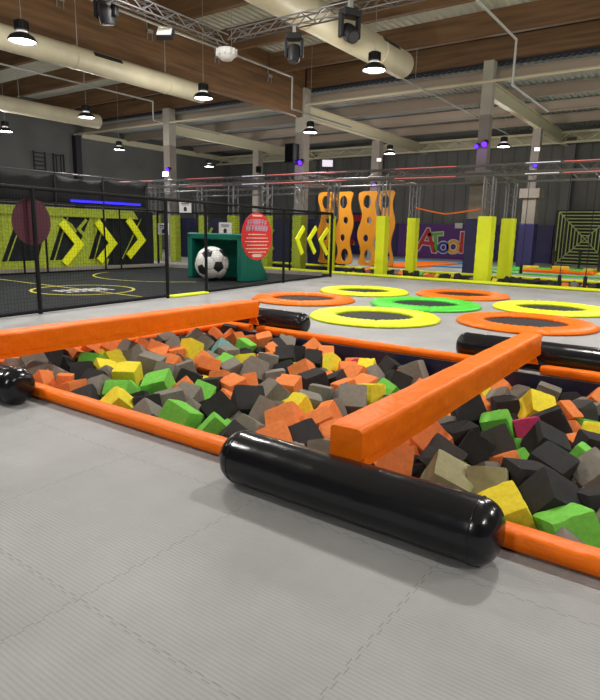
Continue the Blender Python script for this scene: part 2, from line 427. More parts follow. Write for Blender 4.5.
def balance_beam(x, y0, y1, z0, z1, w_, label, flap_y):
    t = empty('balance_beam', (x, (y0 + y1) / 2, 0), label, 'beam', 'orange beams across the pit')
    yc = (y0 + y1) / 2; mb = MB(); n = 90; sec = []
    hw = w_ / 2; h = (z1 - z0)
    rr = .028
    for (cx, cz, a0) in ((hw - rr, z1 - rr, 0), (-hw + rr, z1 - rr, 90), (-hw + rr, z0 + rr, 180), (hw - rr, z0 + rr, 270)):
        for k in range(4):
            a = R(a0 + 30 * k); sec.append((cx + rr * math.cos(a), cz + rr * math.sin(a)))
    # extra points on flats so they can sag and crease
    full = []
    for i in range(len(sec)):
        a, b = sec[i], sec[(i + 1) % len(sec)]; full.append(a)
        if math.dist(a, b) > .05:
            for k in (1, 2, 3): full.append((a[0] + (b[0] - a[0]) * k / 4, a[1] + (b[1] - a[1]) * k / 4))
    K = len(full); rnd = random.Random(int(x * 77))
    for i in range(n + 1):
        yv = y0 + (y1 - y0) * i / n - yc
        e = min(i, n - i)
        sc = [.90, .97, 1][min(e, 2)]
        crease = .006 * math.exp(-(((yv + 9) % .93 - .46) / .03) ** 2)
        for k, (u, z) in enumerate(full):
            u2 = u * sc - math.copysign(crease, u) + .0012 * math.sin(yv * 19 + k * .9) * rnd.uniform(.6, 1.2)
            zz = (z - (z0 + z1) / 2) * sc + (z0 + z1) / 2 + .0012 * math.sin(yv * 14 + k * .7)
            mb.v.append((u2, yv, zz))
    for i in range(n):
        for k in range(K): mb.face([i * K + k, i * K + (k + 1) % K, (i + 1) * K + (k + 1) % K, (i + 1) * K + k])
    mb.face(list(range(K))); mb.face([n * K + k for k in range(K)][::-1])
    o = cv = mb.build('cover', M_orange, t, smooth=True); smooth_by_angle(o, 50)
    # hem of the vinyl cover hanging under the beam
    mb = MB(); yv = y0
    for sx in (-1, 1):
        mb.box(sx * (hw - .012), y0 - yc + .02, z0 - .02, sx * (hw - .002), y1 - yc - .02, z0 + .03)
    mb.build('cover_hem', M_orange, cv)
    # far end strap holding the beam to the edge pad
    mb = MB(); N2 = 10
    for i in range(N2 + 1):
        f = i / N2; z = z1 - .03 - (z1 - .13) * f; ww = hw * (1 - .55 * math.sin(f * 3.1)) * (.95 if f < .5 else .8)
        yo = .012 * math.sin(f * 9)
        for (u, dy) in ((-ww, 0), (ww, 0), (ww, .02), (-ww, .02)): mb.v.append((u, flap_y - yc + yo + dy, z))
    for i in range(N2):
        for k in range(4): mb.face([i * 4 + k, i * 4 + (k + 1) % 4, (i + 1) * 4 + (k + 1) % 4, (i + 1) * 4 + k])
    mb.face([0, 1, 2, 3]); mb.face([N2 * 4 + k for k in (3, 2, 1, 0)])
    o = mb.build('end_strap', M_orange, t, smooth=True); smooth_by_angle(o, 40)
    return t
balance_beam(-1.385, 2.39, 6.06, .235, .425, .205, 'orange padded balance beam crossing the pit, resting at the middle black roller', 6.06)
balance_beam(-5.06, 2.41, 6.06, .24, .445, .23, 'long orange padded balance beam along the left side of the pit', 6.06)

def roller(x0, x1, y, label, r=.132, strap=False):
    xc = (x0 + x1) / 2; t = empty('roller_cushion', (xc, y, 0), label, 'roller', 'black vinyl rollers at the beam ends')
    Lh = (x1 - x0) / 2; prof = []
    K = 34
    rc = .10
    pts = []
    for i in range(9):
        a = R(90 * i / 8); pts.append((r - rc + rc * math.sin(a), -Lh + rc - rc * math.cos(a)))
    body = [(.001, -Lh), ((r - rc) * .5, -Lh)] + pts
    k = 1
    mid = [(r, -Lh + rc + (2 * Lh - 2 * rc) * i / K) for i in range(1, K)]
    prof = body + mid + [(a, -b) for a, b in reversed(body)]
    ph = random.random() * 6
    def nz(rr, z, th):
        e = max(0, 1 - (Lh - abs(z)) / .22)
        f = 1 + .010 * e * math.sin(th * 17 + ph) * (rr / r) + .008 * math.sin(z * 11 + th * 2 + ph) * math.sin(z * 5) + .004 * math.sin(z * 31 + th * 3)
        return rr * f, z
    Mx = Matrix.Translation((0, 0, r + .001)) @ Matrix.Rotation(R(90), 4, 'Y')
    o = MB().lathe(prof, 56, Mx, noise=nz).build('body', M_black_vinyl, t, smooth=True)
    # circumferential seams where the end caps are welded on
    for s in (-1, 1):
        zc = s * (Lh - .10); rs = r * 1.0
        MB().lathe([(rs, zc - .004), (rs + .004, zc), (rs, zc + .004), (rs - .006, zc)], 48, Mx, closed=True).build('seam', M_black_vinyl, o, smooth=True)
    if strap:
        m = MB(); m.box(-Lh + .01, .10, .04, -Lh + .035, .16, .17)
        m.build('lime_strap', M_yellow, t, bevel=.004)
    return t
roller(-2.07, -.56, 2.28, 'big glossy black roller in the foreground, across the near end of the middle beam', r=.145, strap=True)
roller(-5.75, -4.2, 2.28, 'glossy black roller cut off by the left edge of the picture', r=.145)
roller(-5.9, -4.33, 6.32, 'glossy black roller at the far end of the long left beam', r=.15)
roller(-2.24, -.55, 6.32, 'glossy black roller behind the far end of the middle beam', r=.15)

# ================================================================= floor trampolines
def ring(x, y, mt, label, ro=1.07, ri=.63):
    t = empty('floor_trampoline', (x, y, 0), label, 'trampoline', 'round trampolines set in the grey floor')
    prof = [(ri, .012), (ri + .015, .05), (ri + .06, .075), ((ri + ro) / 2, .08), (ro - .07, .068), (ro - .015, .04), (ro, .012)]
    def nz(rr, z, th):
        sg = (th / (2 * math.pi) * 6) % 1; d = min(sg, 1 - sg)
        pk = math.exp(-(d / .02) ** 2)
        return rr + .006 * math.sin(th * 31) * (1 if rr < ri + .1 else .4), z * (1 - .28 * pk) + (.004 * math.sin(th * 40 + rr * 9) if z > .02 else 0)
    o = MB().lathe(prof, 144, noise=nz, closed=True).build('ring_pad', mt, t, smooth=True)
    MB().lathe([(ri + .02, .004), (ri + .02, .012)], 64).build('jump_bed', M_mesh_bed, t)
    return t
ring(-4.43, 8.42, M_yellow, 'yellow ringed floor trampoline nearest to the pit, in the middle')
ring(-2.3, 9.5, M_orange, 'orange ringed floor trampoline nearest to the right edge')
ring(-2.42, 11.8, M_yellow, 'yellow ringed floor trampoline at the right edge behind the orange one')
ring(-4.6, 13.0, M_orange, 'orange ringed floor trampoline farthest back, behind the green one', ro=1.05)
ring(-6.62, 12.0, M_yellow, 'yellow ringed floor trampoline at the back left beside the black fence', ro=1.05)
ring(-4.5, 10.65, M_green, 'green ringed floor trampoline, the only green one')
ring(-6.72, 9.65, M_orange, 'orange ringed floor trampoline on the left, behind the far left roller', ro=1.05)

# ================================================================= soccer court with net fence
def fence(name, pts, h, label, cell=.055, mid=None, gaps=(), rail_r=.032, post_r=.034, parent_label=True):
    p0 = Vector(pts[0])
    t = empty(name, pts[0], label, 'fence')
    for i, p in enumerate(pts):
        q = Vector(p) - p0
        MB().tube((q.x, q.y, 0), (q.x, q.y, h), post_r, 10).build('post', M_foamblk, t)
    for i in range(len(pts) - 1):
        a = Vector(pts[i]) - p0; b = Vector(pts[i + 1]) - p0; d = (b - a); Ln = d.length; d.normalize()
        MB().tube((a.x, a.y, h - .02), (b.x, b.y, h - .02), rail_r, 10).build('top_rail', M_foamblk, t)
        if i in gaps: continue
        MB().tube((a.x, a.y, .05), (b.x, b.y, .05), rail_r, 10).build('bottom_rail', M_foamblk, t)
        m = MB(); k = 0; s = cell
        w_ = .0008
        while s < Ln:
            c = a + d * s; m.box(-w_, -w_, .06, w_, w_, h - .05, M=Matrix.Translation((c.x, c.y, 0))); s += cell
        z = .1; ang = math.atan2(d.y, d.x)
        while z < h - .05:
            m.box(0, -w_, -w_, Ln, w_, w_, M=Matrix.Translation((a.x, a.y, z)) @ Matrix.Rotation(ang, 4, 'Z')); z += cell
        m.build('net', M_net, t)
    return t
FP = [(-8.25, 2.1, 0), (-8.60, 5.05, 0), (-8.86, 7.94, 0), (-8.92, 9.1, 0), (-9.38, 12.5, 0), (-9.68, 15.36, 0)]
fence('court_fence', FP, 1.95, 'black net fence along the front of the soccer court, beside the pit', gaps=(2,))
EP = [(-9.74, 15.42, 0), (-11.2, 15.25, 0), (-12.9, 14.95, 0), (-14.7, 14.6, 0), (-16.4, 14.3, 0)]
fence('court_fence', EP, 1.95, 'black net fence at the far end of the soccer court, behind the green goal')
fence('court_fence', [(-15.8, 5.2, 0), (-15.8, 6.9, 0), (-15.8, 8.9, 0), (-15.8, 9.6, 0), (-15.8, 11.6, 0), (-15.8, 12.2, 0), (-15.8, 14.1, 0)], 1.98, 'black rail fence on thin posts in front of the arrow wall', cell=.5, rail_r=.022, post_r=.028)
# court mat and rim
m = MB()
ct = [(-8.45, 2.1), (-8.75, 5.05), (-8.98, 7.94), (-9.05, 9.1), (-9.5, 12.5), (-9.8, 15.2), (-15.9, 14.2), (-15.9, 2.1)]
m.v = [(x, y, .004) for x, y in ct] + [(x, y, .028) for x, y in ct]
n = len(ct); m.face(list(range(n))); m.face(list(range(n, 2 * n)))
for i in range(n): m.face([i, (i + 1) % n, n + (i + 1) % n, n + i])
tag(m.build('court_mat', M_court), 'black soccer court mat behind the net fence', 'mat')
def flat_ring(cx, cy, r, w_, z, a0=0, a1=360, seg=72):
    m = MB(); full = a1 - a0 >= 360
    for i in range(seg + 1):
        a = R(a0 + (a1 - a0) * i / seg)
        for rr, zz in ((r - w_ / 2, z), (r + w_ / 2, z), (r + w_ / 2, z + .003), (r - w_ / 2, z + .003)): m.v.append((cx + rr * math.cos(a), cy + rr * math.sin(a), zz))
    for i in range(seg):
        for k in range(4): m.face([i * 4 + k, i * 4 + (k + 1) % 4, (i + 1) * 4 + (k + 1) % 4, (i + 1) * 4 + k])
    return m
o = flat_ring(-11.1, 7.55, 1.05, .07, .03).build('center_circle', M_line); tag(o, 'yellow centre circle printed on the black court mat', 'court line')
m = MB(); m.box(-15.8, 7.52, .0305, -9.2, 7.58, .0325)
tag(m.build('halfway_line', M_line), 'thin yellow halfway line crossing the court mat', 'court line')
# white lettering-like crest in the circle
m = MB(); rnd = random.Random(4)
for i in range(7):
    y = 6.95 + i * .16
    m.box(-11.35 + .03 * i, y, .034, -11.0 + .03 * i, y + .10, .0355); m.box(-10.9 + .02 * i, y + .02, .034, -10.75 + .02 * i, y + .11, .0355)
tag(m.build('court_print', M_paper), 'faded white print inside the yellow centre circle', 'print')
o = flat_ring(-12.9, 11.9, 2.3, .06, .03, 200, 330, 40).build('goal_arc', M_line); tag(o, 'yellow goal area arc on the mat before the green goal', 'court line')
# yellow threshold strip in the gate opening
m = MB(); m.box(0, -.09, .004, 1.1, .09, .05, M=Matrix.Translation((-8.86, 8.0, 0)) @ Matrix.Rotation(R(93), 4, 'Z'))
tag(m.build('threshold_strip', M_yellow, bevel=.02), 'yellow padded threshold strip in the opening of the court fence', 'strip')
tag(MB().box(-16.1, 2.1, .004, -15.92, 14.2, .16).build('court_kerb', M_conc, bevel=.02), 'grey kerb along the foot of the arrow wall', 'kerb')
tag(MB().box(0, .06, .004, 6.0, .14, .14, M=Matrix.Translation((-15.85, 14.2, 0)) @ Matrix.Rotation(R(9.6), 4, 'Z')).build('court_kerb', M_conc, bevel=.02), 'grey kerb at the far end of the court behind the goal', 'kerb')

# padded arrow wall
XW = -16.3
aw = empty('arrow_wall', (XW, 8, 0), 'dark padded court wall with yellow green stripes and big yellow arrows', 'wall panel')
def W(y, z): return (y - 8, z)
Mw = Matrix.Rotation(R(90), 4, 'Z')                     # local x -> world y, local y -> world -x
def wallpart(name, pts, th, off, mt):
    MB().prism([W(*p) for p in pts], -th, Matrix.Translation((off, 0, 0)) @ Mw).build(name, mt, aw)
wallpart('panel', [(2, .0), (14.0, 0), (14.0, 1.93), (2, 1.93)], .14, -.14, M_court)
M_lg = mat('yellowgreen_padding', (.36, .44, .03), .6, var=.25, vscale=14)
wallpart('top_stripe', [(2, 1.66), (13.35, 1.66), (13.15, 1.93), (2, 1.93)], .02, 0, M_lg)
wallpart('bottom_stripe', [(2, .14), (12.0, .14), (12.1, .36), (2, .36)], .02, 0, M_lg)
for (t0, t1, b0, b1) in [(3.4, 3.9, 2.6, 3.0), (5.2, 5.75, 4.5, 4.95), (6.9, 7.45, 6.2, 6.7), (8.6, 9.1, 8.05, 8.5), (10.0, 10.5, 9.6, 9.95), (11.45, 11.85, 10.75, 11.3)]:
    wallpart('slanted_stripe', [(b0, .34), (b1, .34), (t1, 1.68), (t0, 1.68)], .022, .001, M_lg)
for (t, b) in [(9.25, 8.65), (10.65, 10.1), (12.0, 11.5), (13.45, 12.6)]:
    wallpart('pinstripe', [(b, .34), (b + .035, .34), (t + .035, 1.68), (t, 1.68)], .024, .001, M_lg)
def chev(name, mk, pts, w_, th, off, mt):
    """arrow made of two thick bars meeting at the middle point"""
    (a, b, c) = [Vector(p) for p in pts]
    def offs(p, q): d = (q - p).normalized(); return Vector((-d.y, d.x)) * w_ / 2
    n1 = offs(a, b); n2 = offs(b, c); nb = (n1 + n2).normalized(); k = (w_ / 2) / max(.3, nb.dot(n1.normalized())); nb *= k
    out = [a + n1, b + nb, c + n2, c - n2, b - nb, a - n1]
    mk([tuple(p) for p in out])
for (pts) in [[(7.0, 1.45), (7.5, .85), (7.0, .3)], [(10.40, 1.50), (10.98, .83), (10.42, .24)], [(11.66, 1.54), (12.24, .86), (11.68, .29)], [(12.88, 1.66), (13.44, .97), (12.84, .41)], [(8.9, 1.44), (9.3, .84), (8.9, .3)][:0] or [(5.0, 1.45), (5.5, .85), (5.0, .3)]]:
    chev('arrow', lambda q: MB().prism([W(*p) for p in q], -.06, Matrix.Translation((.025, 0, 0)) @ Mw).build('arrow', mat('bright_yellow', (.92, .98, .01), .5), aw, bevel=.012), pts, .25, .05, 0, None)
for pts in [[(11.3, 1.6), (11.0, 1.3), (11.3, 1.0)], [(10.4, 1.62), (10.75, 1.4), (10.9, 1.2)]]:
    chev('arrow_outline', lambda q: MB().prism([W(*p) for p in q], -.02, Matrix.Translation((.024, 0, 0)) @ Mw).build('arrow_outline', M_lg, aw), pts, .1, .05, 0, None)
# steel frame with dark netting above the arrow wall
t = empty('net_screen', (-16.45, 8, 1.94), 'black mesh screen on thin posts above the arrow wall', 'screen')
for y in (-6, -3.9, -1.8, .3, 2.4, 4.1, 5.9): MB().tube((0, y, -1.9), (0, y, 1.02), .03, 8).build('post', M_black, t)
for z in (.12, 1.0): MB().tube((0, -6, z), (0, 5.9, z), .025, 8).build('rail', M_alu if z > .9 else M_black, t)
m = MB()
N1 = 60
for i in range(N1 + 1):
    y = -6 + 11.9 * i / N1; sag = .10 * abs(math.sin((y + 6) * 1.5)) 
    for k, z in enumerate((.14, .4, .7, .97 - sag)): m.v.append((-.05 + .03 * math.sin(y * 7 + k), y, z))
for i in range(N1):
    for k in range(3): m.face([i * 4 + k, (i + 1) * 4 + k, (i + 1) * 4 + k + 1, i * 4 + k + 1])
o = m.build('mesh_fabric', mat('dark_fabric', (.022, .022, .024), .9), t, smooth=True)
md = o.modifiers.new('solid', 'SOLIDIFY'); md.thickness = .006
tag(MB().box(-16.52, 10.9, 2.12, -16.44, 13.6, 2.2).build('blue_light_strip', M_blue), 'glowing blue light strip behind the court screen', 'light')

# goal, ball
t = empty('soccer_goal', (-11.15, 11.75, 0), 'teal green padded soccer goal with sloping back', 'goal', rz=R(-2))
W2, Hh, D = .96, 1.26, 1.12
for s in (-1, 1):
    MB().box(s * W2 - .09, -.09, .032, s * W2 + .09, .09, Hh).build('goal_post', M_teal, t, bevel=.035, seg=3)
    MB().prism([(0, .032), (D, .032), (.25, Hh - .02), (0, Hh - .02)], .05, Matrix.Translation((s * W2 + .025, 0, 0)) @ Matrix.Rotation(R(90), 4, 'Z')).build('side_panel', M_teal, t)
MB().box(-W2 - .09, -.09, Hh - .15, W2 + .09, .12, Hh + .02).build('crossbar', M_teal, t, bevel=.035, seg=3)
m = MB(); m.v = [(-W2, D, .032), (W2, D, .032), (W2, .25, Hh), (-W2, .25, Hh), (-W2, D - .06, .032), (W2, D - .06, .032), (W2, .19, Hh), (-W2, .19, Hh)]
for f in ((0, 1, 2, 3), (4, 5, 6, 7), (0, 1, 5, 4), (1, 2, 6, 5), (2, 3, 7, 6), (3, 0, 4, 7)): m.face(list(f))
m.build('back_panel', M_teal, t)
MB().box(-W2, .0, Hh - .05, W2, .27, Hh).build('roof_panel', M_teal, t)

def soccer_ball(x, y, r):
    import bmesh
    bm = bmesh.new(); bmesh.ops.create_icosphere(bm, subdivisions=6, radius=1)
    ph = (1 + 5 ** .5) / 2; V = []
    for a in (-1, 1):
        for b in (-ph, ph): V += [(0, a, b), (a, b, 0), (b, 0, a)]
    V = [Vector(v).normalized() for v in V]
    F = []
    for i in range(12):
        for j in range(i):
            for k in range(j):
                if V[i].dot(V[j]) > .4 and V[j].dot(V[k]) > .4 and V[i].dot(V[k]) > .4: F.append((V[i] + V[j] + V[k]).normalized())
    Rm = Matrix.Rotation(R(20), 3, 'X') @ Matrix.Rotation(R(35), 3, 'Z')
    N1 = [(Rm @ v, .93924, 1) for v in V] + [(Rm @ v, .91495, 0) for v in F]
    me = bpy.data.meshes.new('ball_skin')
    for v in bm.verts:
        u = v.co.normalized(); s = sorted((u.dot(nn) / d for nn, d, _ in N1), reverse=True)
        dd = s[0] - s[1]; v.co = u * (1 - .022 * math.exp(-dd / .012))
    for f in bm.faces:
        u = f.calc_center_median().normalized(); s = sorted(((u.dot(nn) / d, k) for nn, d, k in N1), reverse=True)
        f.material_index = 2 if s[0][0] - s[1][0] < .010 else s[0][1]
        f.smooth = True
    bmesh.ops.scale(bm, vec=(r, r, r), verts=bm.verts); bm.to_mesh(me); bm.free()
    for q in (M_ball_w, M_ball_b, M_ball_s): me.materials.append(q)
    o = bpy.data.objects.new('soccer_ball', me); COL.objects.link(o); o.location = (x, y, r + .025)
    return tag(o, 'oversized black and white soccer ball in front of the teal goal', 'ball')
soccer_ball(-10.98, 11.42, .455)

# oval sign on the fence
def oval_board(x, y, z, ry, rz_, mt, label, face_text=True, rot=0, name='oval_sign'):
    t = empty(name, (x, y, z), label, 'sign', rz=rot)
    pts = [(ry * math.cos(2 * math.pi * i / 48), rz_ * math.sin(2 * math.pi * i / 48)) for i in range(48)]
    MB().prism(pts, .012, Matrix.Rotation(R(90), 4, 'Z')).build('board', mt, t)
    if face_text:
        m = MB(); rnd = random.Random(2)
        # two arched lines of chunky title letters
        for row, (zz, n, hh) in enumerate(((.62, 7, .13), (.36, 8, .13))):
            for i in range(n):
                u = (i - (n - 1) / 2) * .105; dz = -.9 * u * u * (1 - row * .6)
                c = (u * ry / .57, (zz + dz * .6) * rz_)
                m.box(.001, c[0] - .034, c[1] - hh / 2, .006, c[0] - .012, c[1] + hh / 2); m.box(.001, c[0] - .034, c[1] - .012, .006, c[0] + .03, c[1] + .012)
                if rnd.random() < .6: m.box(.001, c[0] + .012, c[1] - hh / 2, .006, c[0] + .034, c[1] + hh / 2)
                else: m.box(.001, c[0] - .034, c[1] + hh / 2 - .022, .006, c[0] + .03, c[1] + hh / 2)
        m.build('title_lettering', mat('pale_blue_print', (.42, .42, .62), .6), t)
        brd = t.children[0]
        for i in range(7):
            m = MB()
            z0 = .05 - i * .085; wd_ = [.30, .36, .40, .34, .38, .30, .18][i]
            u = -wd_
            while u < wd_:
                l = rnd.uniform(.04, .10); m.box(.001, u, z0 - .012, .005, min(u + l, wd_), z0 + .012); u += l + .02
            m.build('text_line', mat('cream_print', (.75, .6, .55), .6), brd)
        m = MB()
        m.box(.001, -.14, -.90 * rz_ + .02, .005, .14, -.90 * rz_ + .09)
        m.build('small_mark', mat('cream_print', (.75, .6, .55), .6), brd); MB().box(.001, -.16, .84 * rz_, .005, .16, .84 * rz_ + .035).build('small_mark', mat('cream_print', (.75, .6, .55), .6), brd)
    return t
oval_board(-9.15, 11.1, 1.23, .52, .57, M_sign_red, 'red oval sign with pale lettering hanging on the court fence', rot=R(-6))
oval_board(-8.72, 5.08, 1.43, .30, .36, mat('maroon_board', (.07, .012, .025), .6), 'dark maroon oval board on the inside of the court fence, far left', False, rot=R(-6))
# notices
for (x, y, z, lab) in [(-16.1, 14.31, 1.36, 'white notice sheet at the far left corner of the court end fence'), (-15.15, 14.475, 2.13, 'white notice sheet fixed above the court end fence'), (-13.55, 14.755, 1.42, 'white notice sheet just above the green goal')]:
    t = empty('notice_sheet', (x, y, z), lab, 'notice', rz=R(9.6))
    MB().box(-.25, -.012, -.2, .25, -.004, .2).build('sheet', M_paper, t)
    MB().box(-.012, -.004, -.25, .012, .04, .15).build('clip', M_black, t)
    m = MB().box(-.17, -.016, .10, .17, -.012, .13); m.box(-.15, -.016, .05, .15, -.012, .07)
    m.prism([(-.06, -.15), (.06, -.15), (.07, -.05), (.03, .0), (-.03, 0), (-.07, -.05)], .004, Matrix.Translation((0, -.016, 0))); m.build('printing', M_dark, t)
# small yellow arrows on the fence
for i, (q, lab) in enumerate([([(13.52, 1.5), (13.2, 1.17), (13.46, .76)], 'first'), ([(14.24, 1.5), (13.88, 1.16), (14.2, .77)], 'second'), ([(14.98, 1.47), (14.58, 1.13), (14.98, .72)], 'third')]):
    Mk = Matrix.Translation((-9.47 - .07 * i, 0, 0)) @ Mw
    chev('x', lambda p: tag(MB().prism(p, -.04, Mk).build('fence_arrow', mat('bright_yellow', (.92, .98, .01), .5), bevel=.008),
        'bright yellow arrow on the court fence end, %s of three from the left' % lab, 'arrow', 'yellow arrows on the fence end'), q, .14, .04, 0, None)

# ================================================================= ninja course: padded posts and trusses
def padded_post(x, y, w_, label, mt=None, h=1.93, zt=3.05):
    t = empty('padded_post', (x, y, 0), label, 'post', 'yellow padded truss posts')
    m = MB(); n = 24; hw = w_ / 2; rnd = random.Random(int(x * 31 + y))
    for i in range(n + 1):
        z = .004 + (h - .004) * i / n
        for k in range(24):
            a = 2 * math.pi * k / 24; c, s = math.cos(a), math.sin(a); q = (abs(c) ** 6 + abs(s) ** 6) ** (-1 / 6)
            wr = 1 + .02 * math.sin(z * 23 + k) + .03 * math.exp(-z * 3) * math.sin(z * 30 + k * 2)
            if i in (0, n): wr *= .97
            m.v.append((hw * q * c * wr, hw * q * s * wr, z))
    for i in range(n):
        for k in range(24): m.face([i * 24 + k, i * 24 + (k + 1) % 24, (i + 1) * 24 + (k + 1) % 24, (i + 1) * 24 + k])
    m.face(list(range(24))); m.face([n * 24 + k for k in range(24)][::-1])
    o = m.build('pad', mt or M_yellow, t, smooth=True); smooth_by_angle(o, 45)
    g = .13
    for a in (-1, 1):
        for b in (-1, 1): MB().tube((a * g, b * g, h - .1), (a * g, b * g, zt), .024, 8).build('truss_tube', M_alu, t)
    m = MB(); z = h + .1; k = 0
    while z < zt - .25:
        for (p, q) in (((-g, -g), (g, -g)), ((g, -g), (g, g)), ((g, g), (-g, g)), ((-g, g), (-g, -g))):
            if k % 2: p, q = q, p
            m.tube((*p, z), (*q, z + .24), .008, 5)
        z += .24; k += 1
    m.build('lacing', M_alu, t)
    return t
T1, T2 = 17.45, 19.55
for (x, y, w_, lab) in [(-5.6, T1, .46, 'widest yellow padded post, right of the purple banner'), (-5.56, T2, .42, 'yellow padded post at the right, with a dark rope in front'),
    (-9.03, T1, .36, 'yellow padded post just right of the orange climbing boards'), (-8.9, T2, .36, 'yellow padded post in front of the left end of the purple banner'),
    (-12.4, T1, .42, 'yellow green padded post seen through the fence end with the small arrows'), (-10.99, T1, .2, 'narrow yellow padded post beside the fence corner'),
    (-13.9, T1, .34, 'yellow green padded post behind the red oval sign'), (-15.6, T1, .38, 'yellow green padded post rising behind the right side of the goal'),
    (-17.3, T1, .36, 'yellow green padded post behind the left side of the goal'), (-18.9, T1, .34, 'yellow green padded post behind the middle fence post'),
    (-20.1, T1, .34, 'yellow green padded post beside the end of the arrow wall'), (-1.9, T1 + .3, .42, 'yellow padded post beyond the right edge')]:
    padded_post(x, y, w_, lab, M_lg if -21 < x < -12.2 else None)  # left posts get the darker yellow-green: shade put into the pad colour
def truss(p, q, zt, label, led=(), g=.145, grp='aluminium box trusses', lace=.3, rt=.024, name='box_truss', zh=None):
    p = Vector((*p, 0)); q = Vector((*q, 0)); d = q - p; Ln = d.length; ang = math.atan2(d.y, d.x); zh = zh or 2 * g
    t = empty(name, (p.x, p.y, zt), label, 'truss', grp, rz=ang)
    for s in (-1, 1):
        for z in (0, -zh): MB().tube((0, s * g, z), (Ln, s * g, z), rt, 8).build('chord', M_alu, t)
    m = MB(); x = 0; k = 0
    while x < Ln - lace:
        for s in (-1, 1):
            a, b = ((0, -zh) if k % 2 else (-zh, 0)); m.tube((x, s * g, a), (x + lace, s * g, b), .009, 5)
        for z in (0, -zh): m.tube((x, -g if k % 2 else g, z), (x + lace, g if k % 2 else -g, z), .008, 5)
        x += lace; k += 1
    m.build('lacing', M_alu, t)
    for (a, b, mt) in led:
        for z in (0, -zh): MB().tube((a, -g - .026, z), (b, -g - .026, z), .011, 6).build('led_tube', mt, t)
    return t
X_L = -24
truss((X_L, T1), (3, T1), 3.38, 'long front box truss across the hall with red and white lit tubes', zh=.29,
      led=[(1.2, 3.9, M_redled), (6.0, 8.0, M_redled), (10.2, 12.4, M_redled), (12.5, 13.6, M_redled), (9.0, 10.1, M_whiteled), (15.4, 17.4, M_redled), (19.4, 20.3, M_whiteled), (20.4, 22.5, M_redled), (22.6, 24.5, M_redled)])
truss((X_L, T2), (3, T2), 3.38, 'long rear box truss behind the lit one', zh=.29)
for x, lab in ((-5.45, 'short cross truss over the widest yellow post'), (-8.95, 'short cross truss over the post beside the climbing boards'), (-12.3, 'short cross truss above the small yellow arrows'), (-15.6, 'short cross truss above the right side of the goal'), (-18.9, 'short cross truss near the leftmost concrete column'), (-22, 'short cross truss at the left end')):
    truss((x, T1 + .18), (x, T2 - .18), 3.38, lab, zh=.29)
tt = truss((-22, 21.6), (-13, 21.6), 3.3, 'third box truss farther back behind the goal', zh=.29)
for lx in (.2, 4.4, 8.8):
    for sy in (-.145, .145): MB().tube((lx, sy, -3.296), (lx, sy, -.29), .024, 8).build('leg', M_alu, tt)

# orange climbing boards with holes
def climb_board(x, y, z0, z1, label, w_=.62, mt=None, rot=0):
    n = 48; H = z1 - z0; L_, Rr = [], []
    def half(f):
        return w_ / 2 * (.87 + .13 * math.cos(f * 2 * math.pi * 2.0 + .2))
    def shift(f): return .06 * math.sin(f * math.pi * 4)
    for i in range(n + 1):
        f = i / n; ed = min(f, 1 - f) * H; r = half(f) * min(1, (1 - max(0, .08 - ed) ** 2 * 60))
        L_.append((shift(f) - r, z0 + H * f)); Rr.append((shift(f) + r, z0 + H * f))
    outline = L_ + Rr[::-1]
    cu = bpy.data.curves.new('board_curve', 'CURVE'); cu.dimensions = '2D'; cu.fill_mode = 'BOTH'; cu.extrude = .02; cu.bevel_depth = .006
    def spl(pts):
        s = cu.splines.new('POLY'); s.points.add(len(pts) - 1); s.use_cyclic_u = True
        for p, (a, b) in zip(s.points, pts): p.co = (a, b, 0, 1)
    spl(outline)
    for (f, rx, rz_) in ((.13, .17, .25), (.37, .11, .14), (.61, .11, .14), (.86, .17, .25)):
        spl([(shift(f) + rx * math.cos(2 * math.pi * k / 24), z0 + H * f + rz_ * math.sin(2 * math.pi * k / 24)) for k in range(24)])
    o = bpy.data.objects.new('tmp', cu); COL.objects.link(o)
    dg = bpy.context.evaluated_depsgraph_get(); me = bpy.data.meshes.new_from_object(o.evaluated_get(dg)); bpy.data.objects.remove(o)
    me.transform(Matrix.Rotation(R(90), 4, 'X')); me.materials.clear(); me.materials.append(mt or M_orange2)
    t = empty('climbing_board', (x, y, 0), label, 'climbing board', 'orange climbing boards', rz=rot)
    b = bpy.data.objects.new('board', me); COL.objects.link(b); b.parent = t
    for dx in (-.12, .12):
        MB().tube((dx, 0, z1 - .03), (dx, 0, 3.12), .008, 5).tube((dx, -.15, 3.12), (dx, .15, 3.12), .008, 5).build('hanging_strap', M_alu, t)
    return t
for (x, lab, w_) in [(-12.6, 'orange climbing board with oval holes, leftmost, partly behind the fence corner', .74), (-11.78, 'orange climbing board with oval holes, second from the left', .76), (-10.75, 'orange climbing board with oval holes, directly left of the yellow post', .78), (-9.98, 'orange climbing board peeking out above and behind the yellow post', .66)]:
    climb_board(x, T2 - .0 if x > -10 else T2 + .02, .17, 2.9, lab, w_)
# orange slack strap between two posts
m = MB(); n = 24
for i in range(n + 1):
    f = i / n; x = -8.77 + 3.03 * f; yv = T2 - .155 - (T2 - T1) * f; z = 2.280 - 0.140 * f - 0.180 * (1 - abs(2 * f - 1) ** 1.15)
    for (dy, dz) in ((-.03, -.02), (.03, -.02), (.03, .02), (-.03, .02)): m.v.append((x, yv + dy, z + dz))
for i in range(n):
    for k in range(4): m.face([i * 4 + k, i * 4 + (k + 1) % 4, (i + 1) * 4 + (k + 1) % 4, (i + 1) * 4 + k])
tag(m.build('slack_strap', M_orange), 'sagging orange strap stretched between two yellow posts', 'strap')
